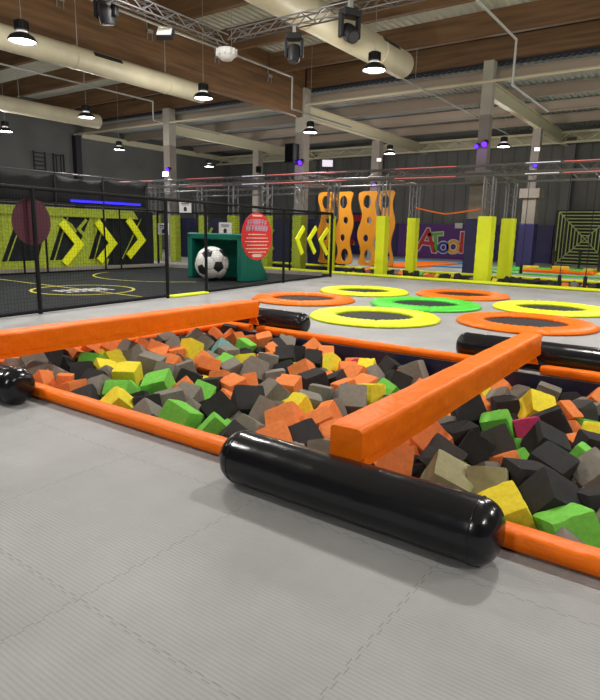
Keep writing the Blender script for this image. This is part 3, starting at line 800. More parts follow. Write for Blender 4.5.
# hanging ropes on the right
for i, (x, y, z0, lab) in enumerate([(-3.4, T1 - .145, .35, 'dark hanging rope at the right, nearer the yellow posts'), (-2.75, T1 - .145, .35, 'dark hanging rope at the right edge'), (-5.0, T2 - .145, .5, 'dark rope hanging in front of the right yellow post')]):
    t = empty('hanging_rope', (x, y, 0), lab, 'rope', 'dark ropes on the truss')
    MB().tube((0, 0, z0), (0, 0, 3.1), .012, 6).build('rope', M_dark, t); MB().tube((0, 0, z0 - .3), (0, 0, z0), .05, 10).build('grip', M_dark, t, bevel=.01)

# far pit with yellow pads
m = MB(); m.box(FX0, FY0, -.63, FX1, FY1, -.6).box(FX0 - .03, FY0 - .03, -.6, FX0, FY1 + .03, -.001).box(FX1, FY0 - .03, -.6, FX1 + .03, FY1 + .03, -.001).box(FX0, FY0 - .03, -.6, FX1, FY0, -.001).box(FX0, FY1, -.6, FX1, FY1 + .03, -.001)
for (x, y, s_) in [(-5.6, T1, .36), (-8.95, T1, .3), (-12.4, T1, .3), (-13.9, T1, .28), (-5.56, T2, .32), (-8.9, T2, .3), (-10.99, T1, .2), (-1.9, T1 + .3, .34)]:
    m.box(x - s_, y - s_, -.6, x + s_, y + s_, .002)
struct(m.build('floor', M_navy))
pad_bar('edge_pad', (-9.9, FY0 - .06, 0), (5, FY0 - .06, 0), .14, .09, 'long yellow edge pad on the near side of the far pit', mt=M_yellow, grp='yellow pads round the far pit')
pad_bar('edge_pad', (-15.4, FY0 - .06, 0), (-9.95, FY0 - .06, 0), .14, .09, 'yellow edge pad of the far pit seen through the court fence', mt=M_yellow, grp='yellow pads round the far pit')
pad_bar('edge_pad', (-15.4, FY1 + .08, 0), (5, FY1 + .08, 0), .14, .09, 'long yellow edge pad on the far side of the far pit', mt=M_yellow, grp='yellow pads round the far pit')
# coloured court behind
def flat(name, x0, y0, x1, y1, z, mt, label, cat='mat', grp='coloured floor mats', th=.05):
    return tag(MB().box(x0, y0, z, x1, y1, z + th).build(name, mt, bevel=.015), label, cat, grp)
flat('floor_mat', -14.5, 27.6, -8.5, 27.95, .003, M_cyan, 'blue edge mat on the far floor before the purple banner', th=.08)
flat('floor_mat', -12.5, 24.0, -8.2, 24.3, .003, M_cyan, 'nearer blue edge mat on the far floor left of the tall padded column', th=.06)
flat('floor_mat', -11.8, 21.8, -9.9, 27.2, .003, M_orange, 'orange runner mat on the far floor in front of the purple banner', th=.07)
flat('floor_mat', -7.8, 26.5, -1.5, 27.6, .003, M_green, 'green floor mat at the far right below the web net', th=.05)
flat('floor_mat', -6.2, 24.0, -3.6, 25.3, .003, M_orange, 'orange floor mat at the far right behind the yellow posts', th=.08)
flat('floor_mat', -3.5, 24.0, -.5, 26.0, .003, M_yellow, 'yellow floor mat at the far right edge', th=.08)
flat('floor_mat', -6.8, 22.2, -.5, 22.5, .003, M_green, 'thin green strip mat right of the yellow posts', th=.05)
flat('floor_mat', -7.6, 24.3, -6.4, 25.4, .003, M_green, 'small green floor mat beside the right yellow post', th=.05)
for (x, y, lab) in [(-6.3, 26.0, 'yellow foam bar lying at the far right, nearest the yellow posts'), (-4.9, 24.9, 'yellow foam bar lying on the orange floor mat'), (-3.9, 25.9, 'yellow foam bar lying between the black stanchions')]:
    tag(MB().box(-.32, -.10, 0, .32, .10, .16, M=Matrix.Translation((x, y, .09 if y < 25.3 else .004)) @ Matrix.Rotation(R(12), 4, 'Z')).build('foam_bar', mat('amber_foam', (.75, .62, .05), .8), bevel=.02), lab, 'foam bar', 'yellow foam bars')
for (px_, py_, lab) in [(-5.35, 25.6, 'leftmost'), (-4.75, 27.9, 'second from left'), (-3.65, 25.7, 'third from left'), (-3.2, 28.2, 'rightmost')]:
    t = empty('stanchion', (px_, py_, 0), 'short black stanchion at the far right, %s of four' % lab, 'stanchion', 'black stanchions')
    MB().tube((0, 0, .006), (0, 0, .07), .16, 14).build('foot', M_dark, t); MB().tube((0, 0, .07), (0, 0, .75), .05, 10).build('post', M_dark, t); MB().tube((0, 0, .75), (0, 0, .82), .1, 10).build('head', M_dark, t)

# web net
t = empty('web_net', (-5.43, 32.6, 1.32), 'square lime web net on black backing at the far right', 'net')
MB().box(-1.5, .02, -1.3, 1.5, .06, 1.42).build('backing', M_dark, t)
m = MB()
for i in range(1, 9):
    s = 1.33 * i / 8
    c = [(-s, -s), (s, -s), (s, s), (-s, s)]
    for k in range(4):
        a, b = c[k], c[(k + 1) % 4]; m.tube((a[0], 0, a[1]), (b[0], 0, b[1]), .03, 5)
for (a, b) in ((1, 1), (1, -1)): m.tube((-1.33 * a, 0, -1.33 * b), (1.33 * a, 0, 1.33 * b), .024, 5)
m.build('webbing', M_lime_net, t)

# purple banner with lettering
t = empty('wall_banner', (-13.3, 32.72, 1.0), 'purple wall banner with big coloured letters outlined in white', 'banner')
MB().box(-2.55, 0, -.98, 1.68, .03, .98).build('cloth', M_banner, t)
def letter(ch, x, z, h, mt, tilt):
    for k, (off, mm, y, ex) in enumerate(((.06, M_white, -.012, .006), (.012, mt, -.022, .006))):
        cu = bpy.data.curves.new('letter', 'FONT'); cu.body = ch; cu.size = h * 1.38; cu.offset = off + .012; cu.extrude = ex; cu.align_x = 'CENTER'
        o = bpy.data.objects.new('tmp', cu); COL.objects.link(o); dg = bpy.context.evaluated_depsgraph_get(); dg.update()
        me = bpy.data.meshes.new_from_object(o.evaluated_get(dg)); bpy.data.objects.remove(o)
        me.transform(Matrix.Translation((x, y, z)) @ Matrix.Rotation(R(tilt), 4, 'Y') @ Matrix.Rotation(R(90), 4, 'X')); me.materials.clear(); me.materials.append(mm)
        b = bpy.data.objects.new('letter' if k else 'letter_outline', me); COL.objects.link(b); b.parent = t
letter('A', -.72, -.6, 1.38, M_red, 5); letter('T', -.06, -.58, 1.12, M_lgreen, -5); letter('o', .38, -.64, .95, M_lblue, 0); letter('o', .98, -.64, 1.12, M_lorange, 0); letter('l', 1.47, -.6, 1.2, M_red, 0)
tag(MB().box(-12.3, 32.66, 1.75, -11.85, 32.69, 2.05).build('notice_sheet', M_paper), 'small white notice on the top edge of the purple banner', 'notice')
# colourful mural seen between the climbing boards
t = empty('mural_board', (-18.6, 32.955, 1.35), 'colourful painted board on the back wall seen between the climbing boards', 'mural')
MB().box(-1.3, 0, -1.3, 1.5, .04, 1.3).build('panel', M_navy_pad, t)
MB().box(-.6, -.03, .75, .7, 0, 1.15).build('red_header', M_red, t)
rnd = random.Random(9)
for i in range(16):
    mt = [M_lgreen, M_lorange, M_red, M_purple and M_banner, M_lblue, M_yellow][i % 6]; x, z, r = rnd.uniform(-.8, 1.1), rnd.uniform(-1.0, .5), rnd.uniform(.10, .24)
    MB().prism([(x + r * math.cos(a / 9 * 6.283), z + r * math.sin(a / 9 * 6.283)) for a in range(9)], .02 + .001 * i, Matrix.Translation((0, -.021 - .001 * i, 0))).build('painted_blot', mt, t)
# dark navy panels with small arrows beyond the goal
for i, (x0, x1) in enumerate([(-22, -20.2), (-20.2, -18.3), (-18.3, -16.3), (-16.1, -14.4), (-14.2, -12.3)]):
    tag(MB().box(x0, 20.6, 0.002, x1 - .05, 20.7, 1.9).build('divider_panel', M_navy), 'dark navy divider panel behind the goal, %s of five from the left' % ['first', 'second', 'third', 'fourth', 'fifth'][i], 'panel', 'navy divider panels')
for i, (x, dx) in enumerate([(-20.0, 1), (-19.1, 1), (-16.3, 1), (-14.7, -1)]):
    chev('x', lambda p: tag(MB().prism(p, .03, Matrix.Translation((0, 20.55, 0))).build('wall_arrow', M_lg), 'dull yellow green arrow behind the goal, %s of four from the left' % ['first', 'second', 'third', 'fourth'][i], 'arrow', 'dull arrows behind the goal'),
         [(x + .28 * dx, 1.45), (x - .05 * dx, 1.02), (x + .28 * dx, .55)], .14, .04, 0, None)

# fixtures on columns and trusses
def spot(x, y, z, mt, label, e=0, colr=(1, 1, 1), s=1.0, name='spotlight', tgt=(0, -1, -.5)):
    t = empty(name, (x, y, z), label, 'light')
    d = Vector(tgt).normalized(); q = d.to_track_quat('Z', 'Y').to_matrix().to_4x4()
    hs = MB().lathe([(.05 * s, -.22 * s), (.10 * s, -.2 * s), (.115 * s, 0), (.10 * s, 0)], 16, q).build('housing', M_dark, t)
    MB().lathe([(.095 * s, .001), (.09 * s, .012)], 16, q).build('lens', mt, hs)
    MB().box(-.01, -.01, -.02, .01, .32, .02).build('bracket', M_dark, t)
    if e:
        ld = bpy.data.lights.new('glow', 'POINT'); ld.energy = e; ld.color = colr; ld.shadow_soft_size = .1
        lo = bpy.data.objects.new('glow', ld); COL.objects.link(lo); lo.parent = t; lo.location = d * .2
    return t
spot(-14.15, 19.85, 4.1, M_purple, 'purple spotlight on the column at the end of the timber beam', 2.5, (.4, .1, 1))
spot(-6.68, 19.85, 4.33, M_purple, 'purple spotlight on the right side of the tall padded column', 2.5, (.4, .1, 1))
spot(-6.92, 19.8, 4.28, M_purple, 'small purple spotlight on the left side of the tall padded column', 1.2, (.4, .1, 1), .7)
spot(-6.7, 26.55, 4.35, M_purple, 'purple spotlight on the farther right column', 2.5, (.35, .15, 1))
spot(-22.0, 19.9, 4.15, M_purple, 'purple spotlight on the leftmost concrete column', 1.5, (.4, .1, 1), .9)
spot(-14.35, 26.6, 3.75, M_purple, 'purple spotlight low on the column behind the climbing boards', 1.5, (.4, .1, 1), .9)
def floodlight(x, y, z, label, mt, yaw, tilt, s=.2, e=0, br=-.3):
    t = empty('floodlight', (x, y, z), label, 'light', rz=yaw)
    Mt = Matrix.Rotation(tilt, 4, 'X')
    hs = MB().box(-s, -.04, -s * .75, s, .05, s * .75, M=Mt).build('housing', M_dark, t, bevel=.01)
    MB().box(-s * .88, -.05, -s * .63, s * .88, -.04, s * .63, M=Mt).build('lens', mt, hs)
    if br > 0: MB().box(-.02, .03, 0, .02, br, .03).build('bracket', M_dark, t)
    else: MB().box(-.02, .03, br, .02, .06, .02).build('bracket', M_dark, t)
    if e:
        ld = bpy.data.lights.new('glow', 'SPOT'); ld.energy = e; ld.spot_size = R(140); ld.shadow_soft_size = .1
        lo = bpy.data.objects.new('glow', ld); COL.objects.link(lo); lo.parent = t; lo.location = (0, -.12, 0); lo.rotation_euler = (R(65), 0, 0)
    return t
floodlight(-19.2, 17.26, 3.6, 'glaring white floodlight on the truss beside the leftmost column', M_flood, R(25), R(-20), .13, 20, -.25)
floodlight(-11.15, 17.26, 3.65, 'small white floodlight standing on the truss above the climbing boards', M_whiteled, R(35), R(-25), .2)
floodlight(-14.2, 26.7, 4.95, 'small white flood lamp on the side of the column behind the climbing boards', M_whiteled, R(20), 0, .13, 0, .1)
floodlight(-6.7, 26.66, 5.0, 'small white flood lamp on the farther right column', M_whiteled, R(20), 0, .13, 0, .1)
t = empty('loudspeaker', (-14.45, 19.7, 4.45), 'black loudspeaker hanging on the column at the end of the timber beam', 'loudspeaker')
MB().box(-.22, -.2, -.38, .22, .2, .38).build('cabinet', M_dark, t, bevel=.02); MB().box(-.19, -.215, -.34, .19, -.2, .34).build('grille', M_net, t); MB().box(-.05, .2, -.1, .05, .32, .1).build('bracket', M_black, t)
t = empty('loudspeaker', (-21.85, 26.6, 4.8), 'tiny black loudspeaker on the far column behind the goal', 'loudspeaker')
MB().box(-.12, -.1, -.18, .12, .1, .18).build('cabinet', M_dark, t, bevel=.01); MB().box(-.1, -.11, -.15, .1, -.1, .15).build('grille', M_net, t)

# lighting truss and moving heads at upper left
truss((-7.3, -4), (-7.3, 7.95), 4.62, 'aluminium lighting truss running lengthwise at upper left', g=.075, grp='overhead lighting trusses', name='lighting_truss', rt=.013, lace=.22)
truss((-7.3, 8.1), (1.5, 8.1), 4.72, 'aluminium lighting truss crossing over the big duct', g=.075, grp='overhead lighting trusses', name='lighting_truss', rt=.013, lace=.22)
t = empty('dome_beacon', (-7.3, 8.0, 4.36), 'ribbed white dome hanging under the corner of the lighting trusses', 'dome')
MB().lathe([(.02, -.13), (.09, -.12), (.15, -.06), (.17, 0), (.17, .04), (.13, .07)], 24).build('dome', M_white, t, smooth=True)
m = MB()
for k in range(12):
    a = k * math.pi / 6; m.box(.13, -.012, -.05, .185, .012, .05, M=Matrix.Rotation(a, 4, 'Z'))
m.build('rib', M_white, t)
def moving_head(x, y, z, yaw, tilt, label, s=1.0, vis=M_dark):
    t = empty('moving_head', (x, y, z), label, 'stage light', rz=yaw); t.scale = (s, s, s)
    MB().box(-.15, -.11, -.08, .15, .11, .03).build('base', M_dark, t, bevel=.015)
    for k in (-1, 1): MB().box(k * .15 - .03, -.05, -.38, k * .15 + .03, .05, -.05).build('yoke_arm', M_dark, t, bevel=.015)
    Mt = Matrix.Translation((0, 0, -.3)) @ Matrix.Rotation(tilt, 4, 'X')
    o = MB().lathe([(.06, .14), (.11, .12), (.125, 0), (.11, -.12), (.10, -.17), (.085, -.17)], 24, Mt).build('head', M_dark, t); smooth_by_angle(o)
    MB().lathe([(.085, -.172), (.08, -.18)], 24, Mt).build('lens', mat('lens_glass', (.06, .065, .08), .35), o)
    MB().box(-.03, -.03, .03, .03, .03, .16).build('clamp', M_steel, t)
    return t
moving_head(-7.6, 5.78, 4.72, R(20), R(10), 'black moving head light at the top left under the timber beam', 1.0)
moving_head(-5.9, 8.05, 4.42, R(30), R(-10), 'black moving head light hanging left of the big duct', .85)
moving_head(-4.85, 8.0, 4.56, R(60), R(-55), 'black moving head light tilted sideways over the big duct', .95)
floodlight(-7.5, 6.8, 4.38, 'square floodlight with pale lens on the upper left truss', mat('pale_lens', (.8, .8, .75), .3), R(30), R(-35), .13, 0, .2)

# frames on the left wall
for (y, w_, lab, rungs) in [(17.9, .62, 'dark ladder-like frame high on the left wall', 5), (19.0, .62, 'dark twin-bar frame on the left wall, right of the ladder frame', 0)]:
    t = empty('wall_frame', (-29.6, y, 4.15), lab, 'frame')
    for s in (-1, 1): MB().box(0, s * w_ / 2 - .03, 0, .06, s * w_ / 2 + .03, 1.05).build('upright', M_dark, t)
    for k in range(rungs or 1):
        z = .95 - k * .21; MB().box(0, -w_ / 2, z, .05, w_ / 2, z + .05).build('rung', M_dark, t)
    if not rungs:
        for s in (-1, 1): MB().box(0, s * .13 - .02, 0, .05, s * .13 + .02, 1.0).build('bar', M_dark, t)

# ================================================================= foam blocks
FOAM_TOP = '''K-534,3124,-25,2,41,-71,57,241,241 L-393,2889,-55,58,67,-43,-15,228,228 H-1092,3054,-50,-32,40,-47,-72,246,246 Y-696,2883,-41,-51,-33,80,-5,217,217
K-650,3632,-36,4,61,-77,-18,225,225 K-781,4127,-67,44,74,-27,42,228,228 H-873,3153,-42,59,45,-61,-28,215,215 L-3132,2892,-46,19,96,10,-16,231,231
K-1152,3741,-62,5,25,-50,82,198,198 O-1457,3094,-46,78,34,-52,-6,220,220 G-398,3762,-59,-41,-4,-77,49,219,219 K-710,3336,-39,30,28,70,58,235,235
Y-1083,5166,-114,-25,24,-26,90,240,240 D-1230,3291,-22,-16,20,40,88,227,227 K-2976,3506,-48,17,40,-85,-28,247,247 D-1092,4000,-83,53,-76,-37,0,218,218
G-2364,4168,-64,-81,-17,-28,49,236,236 O-2412,3288,-48,-89,35,28,-9,246,246 K-3049,3237,-39,-4,-44,-77,46,218,218 L-3898,3368,-27,-73,7,-60,-32,233,233
K-870,4751,-100,-42,-66,56,26,246,246 K-1472,4545,-88,62,47,-62,-3,245,245 K-2182,3196,-91,77,-6,-54,-34,216,216 Y-4341,3375,2,-57,-66,26,42,218,218
L-1189,4396,-81,53,-27,-51,-62,216,134 O-1403,3605,-50,-38,57,2,-72,219,219 K-1294,3887,-66,-91,0,12,-40,210,210 Y-3710,2777,-39,38,-87,32,-1,227,227
G-3705,4455,-56,84,43,-31,-1,223,223 K-1346,5157,-154,67,68,15,26,204,204 O-2310,3052,-96,-40,-83,13,36,219,219 K-3037,4573,-87,86,6,-12,49,226,226
G-2540,5832,-146,-37,-38,53,-66,244,244 L-2788,2916,-75,-1,-51,48,71,208,129 K-298,3241,-53,16,44,88,-2,241,241 G-3036,3951,-70,7,-53,45,-72,200,200
G-4457,3744,15,10,86,-49,-7,232,232 G-2716,3352,-39,-36,81,-22,41,241,149 O-4140,4219,-22,-23,-92,24,-19,224,139 O-2199,3406,-36,4,70,-44,56,236,146
O-3086,4212,-81,10,7,-61,-79,215,215 D-781,5537,-174,18,-50,85,-1,190,190 K-527,4403,-101,-68,-67,-27,-9,189,189 P-994,4493,-102,36,45,-40,72,198,198
K-2480,5266,-132,66,9,61,-43,221,221 G-3540,3366,-75,-96,-23,-8,-11,209,209 G-3400,2816,-78,-56,39,3,73,211,211 Y-4752,4595,-4,-45,57,-31,62,246,152
Y-2456,4665,-117,3,-76,15,64,204,204 L-3976,3019,-18,35,92,15,11,230,142 O-876,5286,-150,-32,18,93,-2,190,190 O-3480,3886,-69,61,79,-2,-10,197,197
Y-2513,3555,-36,-70,-22,-66,-16,238,147 G-3512,3143,-49,36,44,-58,-59,219,136 K-4762,3183,-14,-44,81,35,-16,202,202 G-2593,3097,-93,-42,58,26,-65,203,203
G-2740,4235,-95,-9,13,-65,75,209,129 Y-3433,5536,-135,24,-65,-44,56,225,139 K-3891,5252,-68,76,-17,-44,-45,213,213 O-4730,2750,-20,28,22,59,-72,205,127
G-1157,5890,-164,-60,-45,41,52,215,215 O-3354,4855,-104,-28,36,77,46,228,228 G-3957,4400,-83,47,68,32,46,199,199 K-4088,2743,-63,-57,-42,-70,9,206,206
O-4898,4178,3,-53,69,-48,9,225,225 K-2567,2859,-80,61,67,41,-11,195,195 K-3724,5574,-132,79,-26,-33,-45,200,200 O-2855,5086,-128,-92,-34,9,15,244,244
G-1949,3099,-93,8,59,20,78,191,191 K-2853,5890,-168,-36,-37,-36,78,219,219 G-4183,2954,-33,21,-1,90,-37,210,210 O-4346,2795,-46,98,-1,-17,8,215,215
G-4839,3903,5,89,-13,-35,28,218,218 K-3940,3760,-60,-54,78,9,-28,214,133 L-3555,3559,-67,-2,78,-53,-35,190,118 G-4220,3755,-49,54,29,68,41,219,219
G-5311,3027,30,-28,-14,78,-54,212,212 K-5146,3228,-25,82,51,15,-21,204,126 Y-4969,3688,-15,-65,64,29,29,192,192 O-952,3764,-145,-42,-27,66,-56,173,173
G-2642,3893,-74,-25,-36,-70,-56,197,197 G-3843,4846,-59,25,-64,43,59,221,221 O-4700,5880,-70,-68,16,61,36,209,209 K-1345,3179,-111,23,-33,-66,63,212,131
O-2650,4902,-139,7,8,61,79,212,212 O-2329,3728,-79,69,-34,45,-44,207,128 G-361,2680,-80,47,-15,87,-2,200,200 G-1465,5394,-158,19,9,77,-60,195,195
G-5102,2916,-36,8,49,63,60,209,209 L-512,3960,-75,58,-40,-30,64,206,206 O-2016,3334,-67,29,-61,3,-74,205,205 L-4680,5472,-59,10,-63,-74,20,196,121
K-5370,3286,30,19,-81,42,38,205,205 Y-561,4869,-127,70,-23,20,65,193,119 G-1399,5847,-228,73,-29,49,37,207,207 K-3582,2964,-62,69,53,26,42,210,210
O-4584,2876,-30,-36,-62,-25,65,216,134 L-4983,3438,-6,46,-86,-20,13,215,215 L-2392,4846,-131,89,39,2,-22,217,135 G-2648,5136,-97,-81,29,-44,26,221,137
G-4441,4884,-60,-56,38,-60,-42,193,193 Y-4704,3380,-14,-34,-42,-42,72,195,195 G-4928,5003,-37,-78,16,50,-34,204,204 K-4431,3078,-23,7,9,-95,-29,192,192
K-2930,4810,-129,4,-84,-12,52,207,207 K-3647,3768,-85,54,-34,-67,-38,207,207 K-939,5890,-212,59,-26,-75,14,194,194 K-3980,5605,-99,-56,79,20,-15,201,201
G-5197,4074,4,71,-13,-59,37,215,215 G-3495,4553,-129,92,-3,-8,38,209,209 G-4225,4010,-50,57,-16,-73,-34,195,195 O-5349,3894,28,-85,-31,39,-19,202,202
O-3400,4056,-84,64,55,-53,-6,217,135 G-4856,2963,-21,7,75,32,58,197,197 O-2692,4589,-101,-71,36,-50,-34,189,189 O-4460,4018,-37,70,-31,-32,-56,192,192
O-4938,5575,-56,88,-4,47,2,196,196 O-5370,3491,30,48,-66,-52,-25,191,191 G-2444,3947,-114,-17,-84,-49,-18,198,198 K-3604,4884,-148,-55,57,-8,60,218,218
Y-3054,5689,-156,-13,69,28,-65,190,190 B-4680,5022,-59,-32,12,-88,-33,204,204 G-4355,5890,-87,63,-54,54,-11,215,215 O-4821,4388,-49,-7,9,72,-69,204,204
G-3197,3087,-91,-13,44,-77,-45,194,194 G-5370,2846,-25,-8,-36,-8,-93,200,200 O-5370,3695,30,1,90,32,-30,210,210 O-3841,4120,-80,8,68,-69,24,190,118
O-1619,5890,-189,-46,48,14,-73,210,210 G-5236,5126,0,-27,83,10,-48,202,202 O-3910,5890,-72,-17,-46,31,81,193,193 O-708,5890,-170,-24,-73,-53,-37,213,213
G-5248,4748,-74,28,-24,-92,-14,216,216 O-5370,5683,-40,93,-22,30,6,193,120 L-898,3932,-172,-4,42,-82,-38,161,161 O-3725,5858,-124,14,-29,83,-45,193,193
O-770,4980,-210,-27,51,-28,77,162,162 Y-4096,4779,-79,66,-45,55,25,197,197 G-5370,4754,2,-64,32,38,-59,216,134 G-1016,3610,-175,-60,-61,-15,49,159,159
K-5346,5890,-16,88,-6,2,-47,195,195 O-4220,5460,-90,51,54,-65,19,207,128 O-3213,5517,-170,-80,21,45,34,204,127 G-1590,4390,-180,-20,11,-43,87,164,164
G-4533,3272,-53,-25,-34,17,89,201,201 L-4140,4510,-70,-29,-66,-57,40,196,196 K-4359,5678,-91,-26,23,65,67,202,202 O-1595,5254,-243,75,-28,-41,43,182,182
K-3757,3046,-89,-77,33,-52,-17,218,135 O-5365,4362,-34,46,-44,-76,13,198,198 O-3734,3519,-67,-47,35,-78,24,200,124 O-640,4590,-190,-74,17,58,28,178,178
G-2534,4379,-118,43,20,37,-80,204,204 G-2943,3279,-153,8,-39,-14,90,180,180 O-4424,4439,-87,39,26,-88,-12,203,203 L-990,4205,-173,-88,20,1,-43,177,177
O-4994,5890,-134,12,-69,10,70,214,132 O-5177,5711,-78,37,-6,46,81,204,204 G-775,5743,-225,-70,-23,-68,8,218,218 O-3335,3645,-152,-48,18,-84,17,202,202
K-4537,5581,-171,17,-14,44,87,169,105 L-680,5236,-224,38,24,72,52,163,163 K-5347,4546,-39,-61,2,-3,79,210,210 K-4383,5112,-125,-27,86,-42,-12,189,117
K-1448,4141,-183,53,-16,-40,-73,213,213 G-4544,4673,-122,52,-30,-48,64,189,189 G-575,3792,-213,17,46,-53,-69,184,184 Y-1672,5421,-159,4,69,67,27,208,208
G-3431,4347,-179,-9,25,91,32,177,110 K-1189,4651,-195,37,-29,-11,88,217,217 G-2816,3686,-143,58,-2,-70,41,190,190 G-2115,2907,-142,-12,-56,-41,71,214,214
K-5195,5367,-64,35,93,-10,-4,193,120 O-1500,3380,-127,25,-40,-88,-10,192,119 O-1598,3697,-56,-46,80,26,29,199,199 O-3342,5890,-232,13,85,-43,26,218,218
L-4077,3197,-109,-43,-3,78,44,216,216 K-3294,3384,-151,53,-81,-24,-11,191,191 K-5370,5037,-88,43,49,-75,6,189,189 D-4618,4237,-99,-34,45,6,83,189,189
Y-5238,3731,-63,3,-41,32,-86,194,194 G-251,3014,-30,-80,-22,46,32,212,132 L-2836,3079,-161,11,34,-63,69,172,172 O-4196,5242,-153,25,-39,6,88,203,126
O-3246,5164,-244,3,-31,-2,-95,191,191 K-4595,5232,-174,-12,56,-81,17,212,212 G-3456,5368,-249,62,-1,-26,-74,167,167 K-5177,3540,-26,-55,16,-49,65,190,190
L-1220,3662,-191,-27,4,74,62,160,160 Y-3992,4040,-160,38,64,49,-46,164,102 P-3205,5813,-189,76,11,56,-31,200,124 O-1769,4629,-190,-24,-19,-7,-95,174,174
G-4651,4475,-158,-75,42,16,48,179,111 O-5370,5283,-50,97,-8,5,22,210,210 G-5031,3899,-80,-29,8,-92,25,215,215 O-2371,5659,-300,-78,52,-9,-35,198,198
K-4826,5273,-123,-55,-43,-71,8,199,123 Y-2867,3914,-195,43,-52,0,74,175,175 K-1469,2737,-80,-32,19,91,16,214,214 K-2199,4635,-200,3,21,-98,7,218,218
L-3724,5104,-196,30,49,-40,72,211,211 K-3696,5370,-235,42,10,-90,-8,200,200 O-3971,5826,-141,-92,30,-25,6,193,120 G-4430,3631,-175,65,21,-33,65,184,184'''
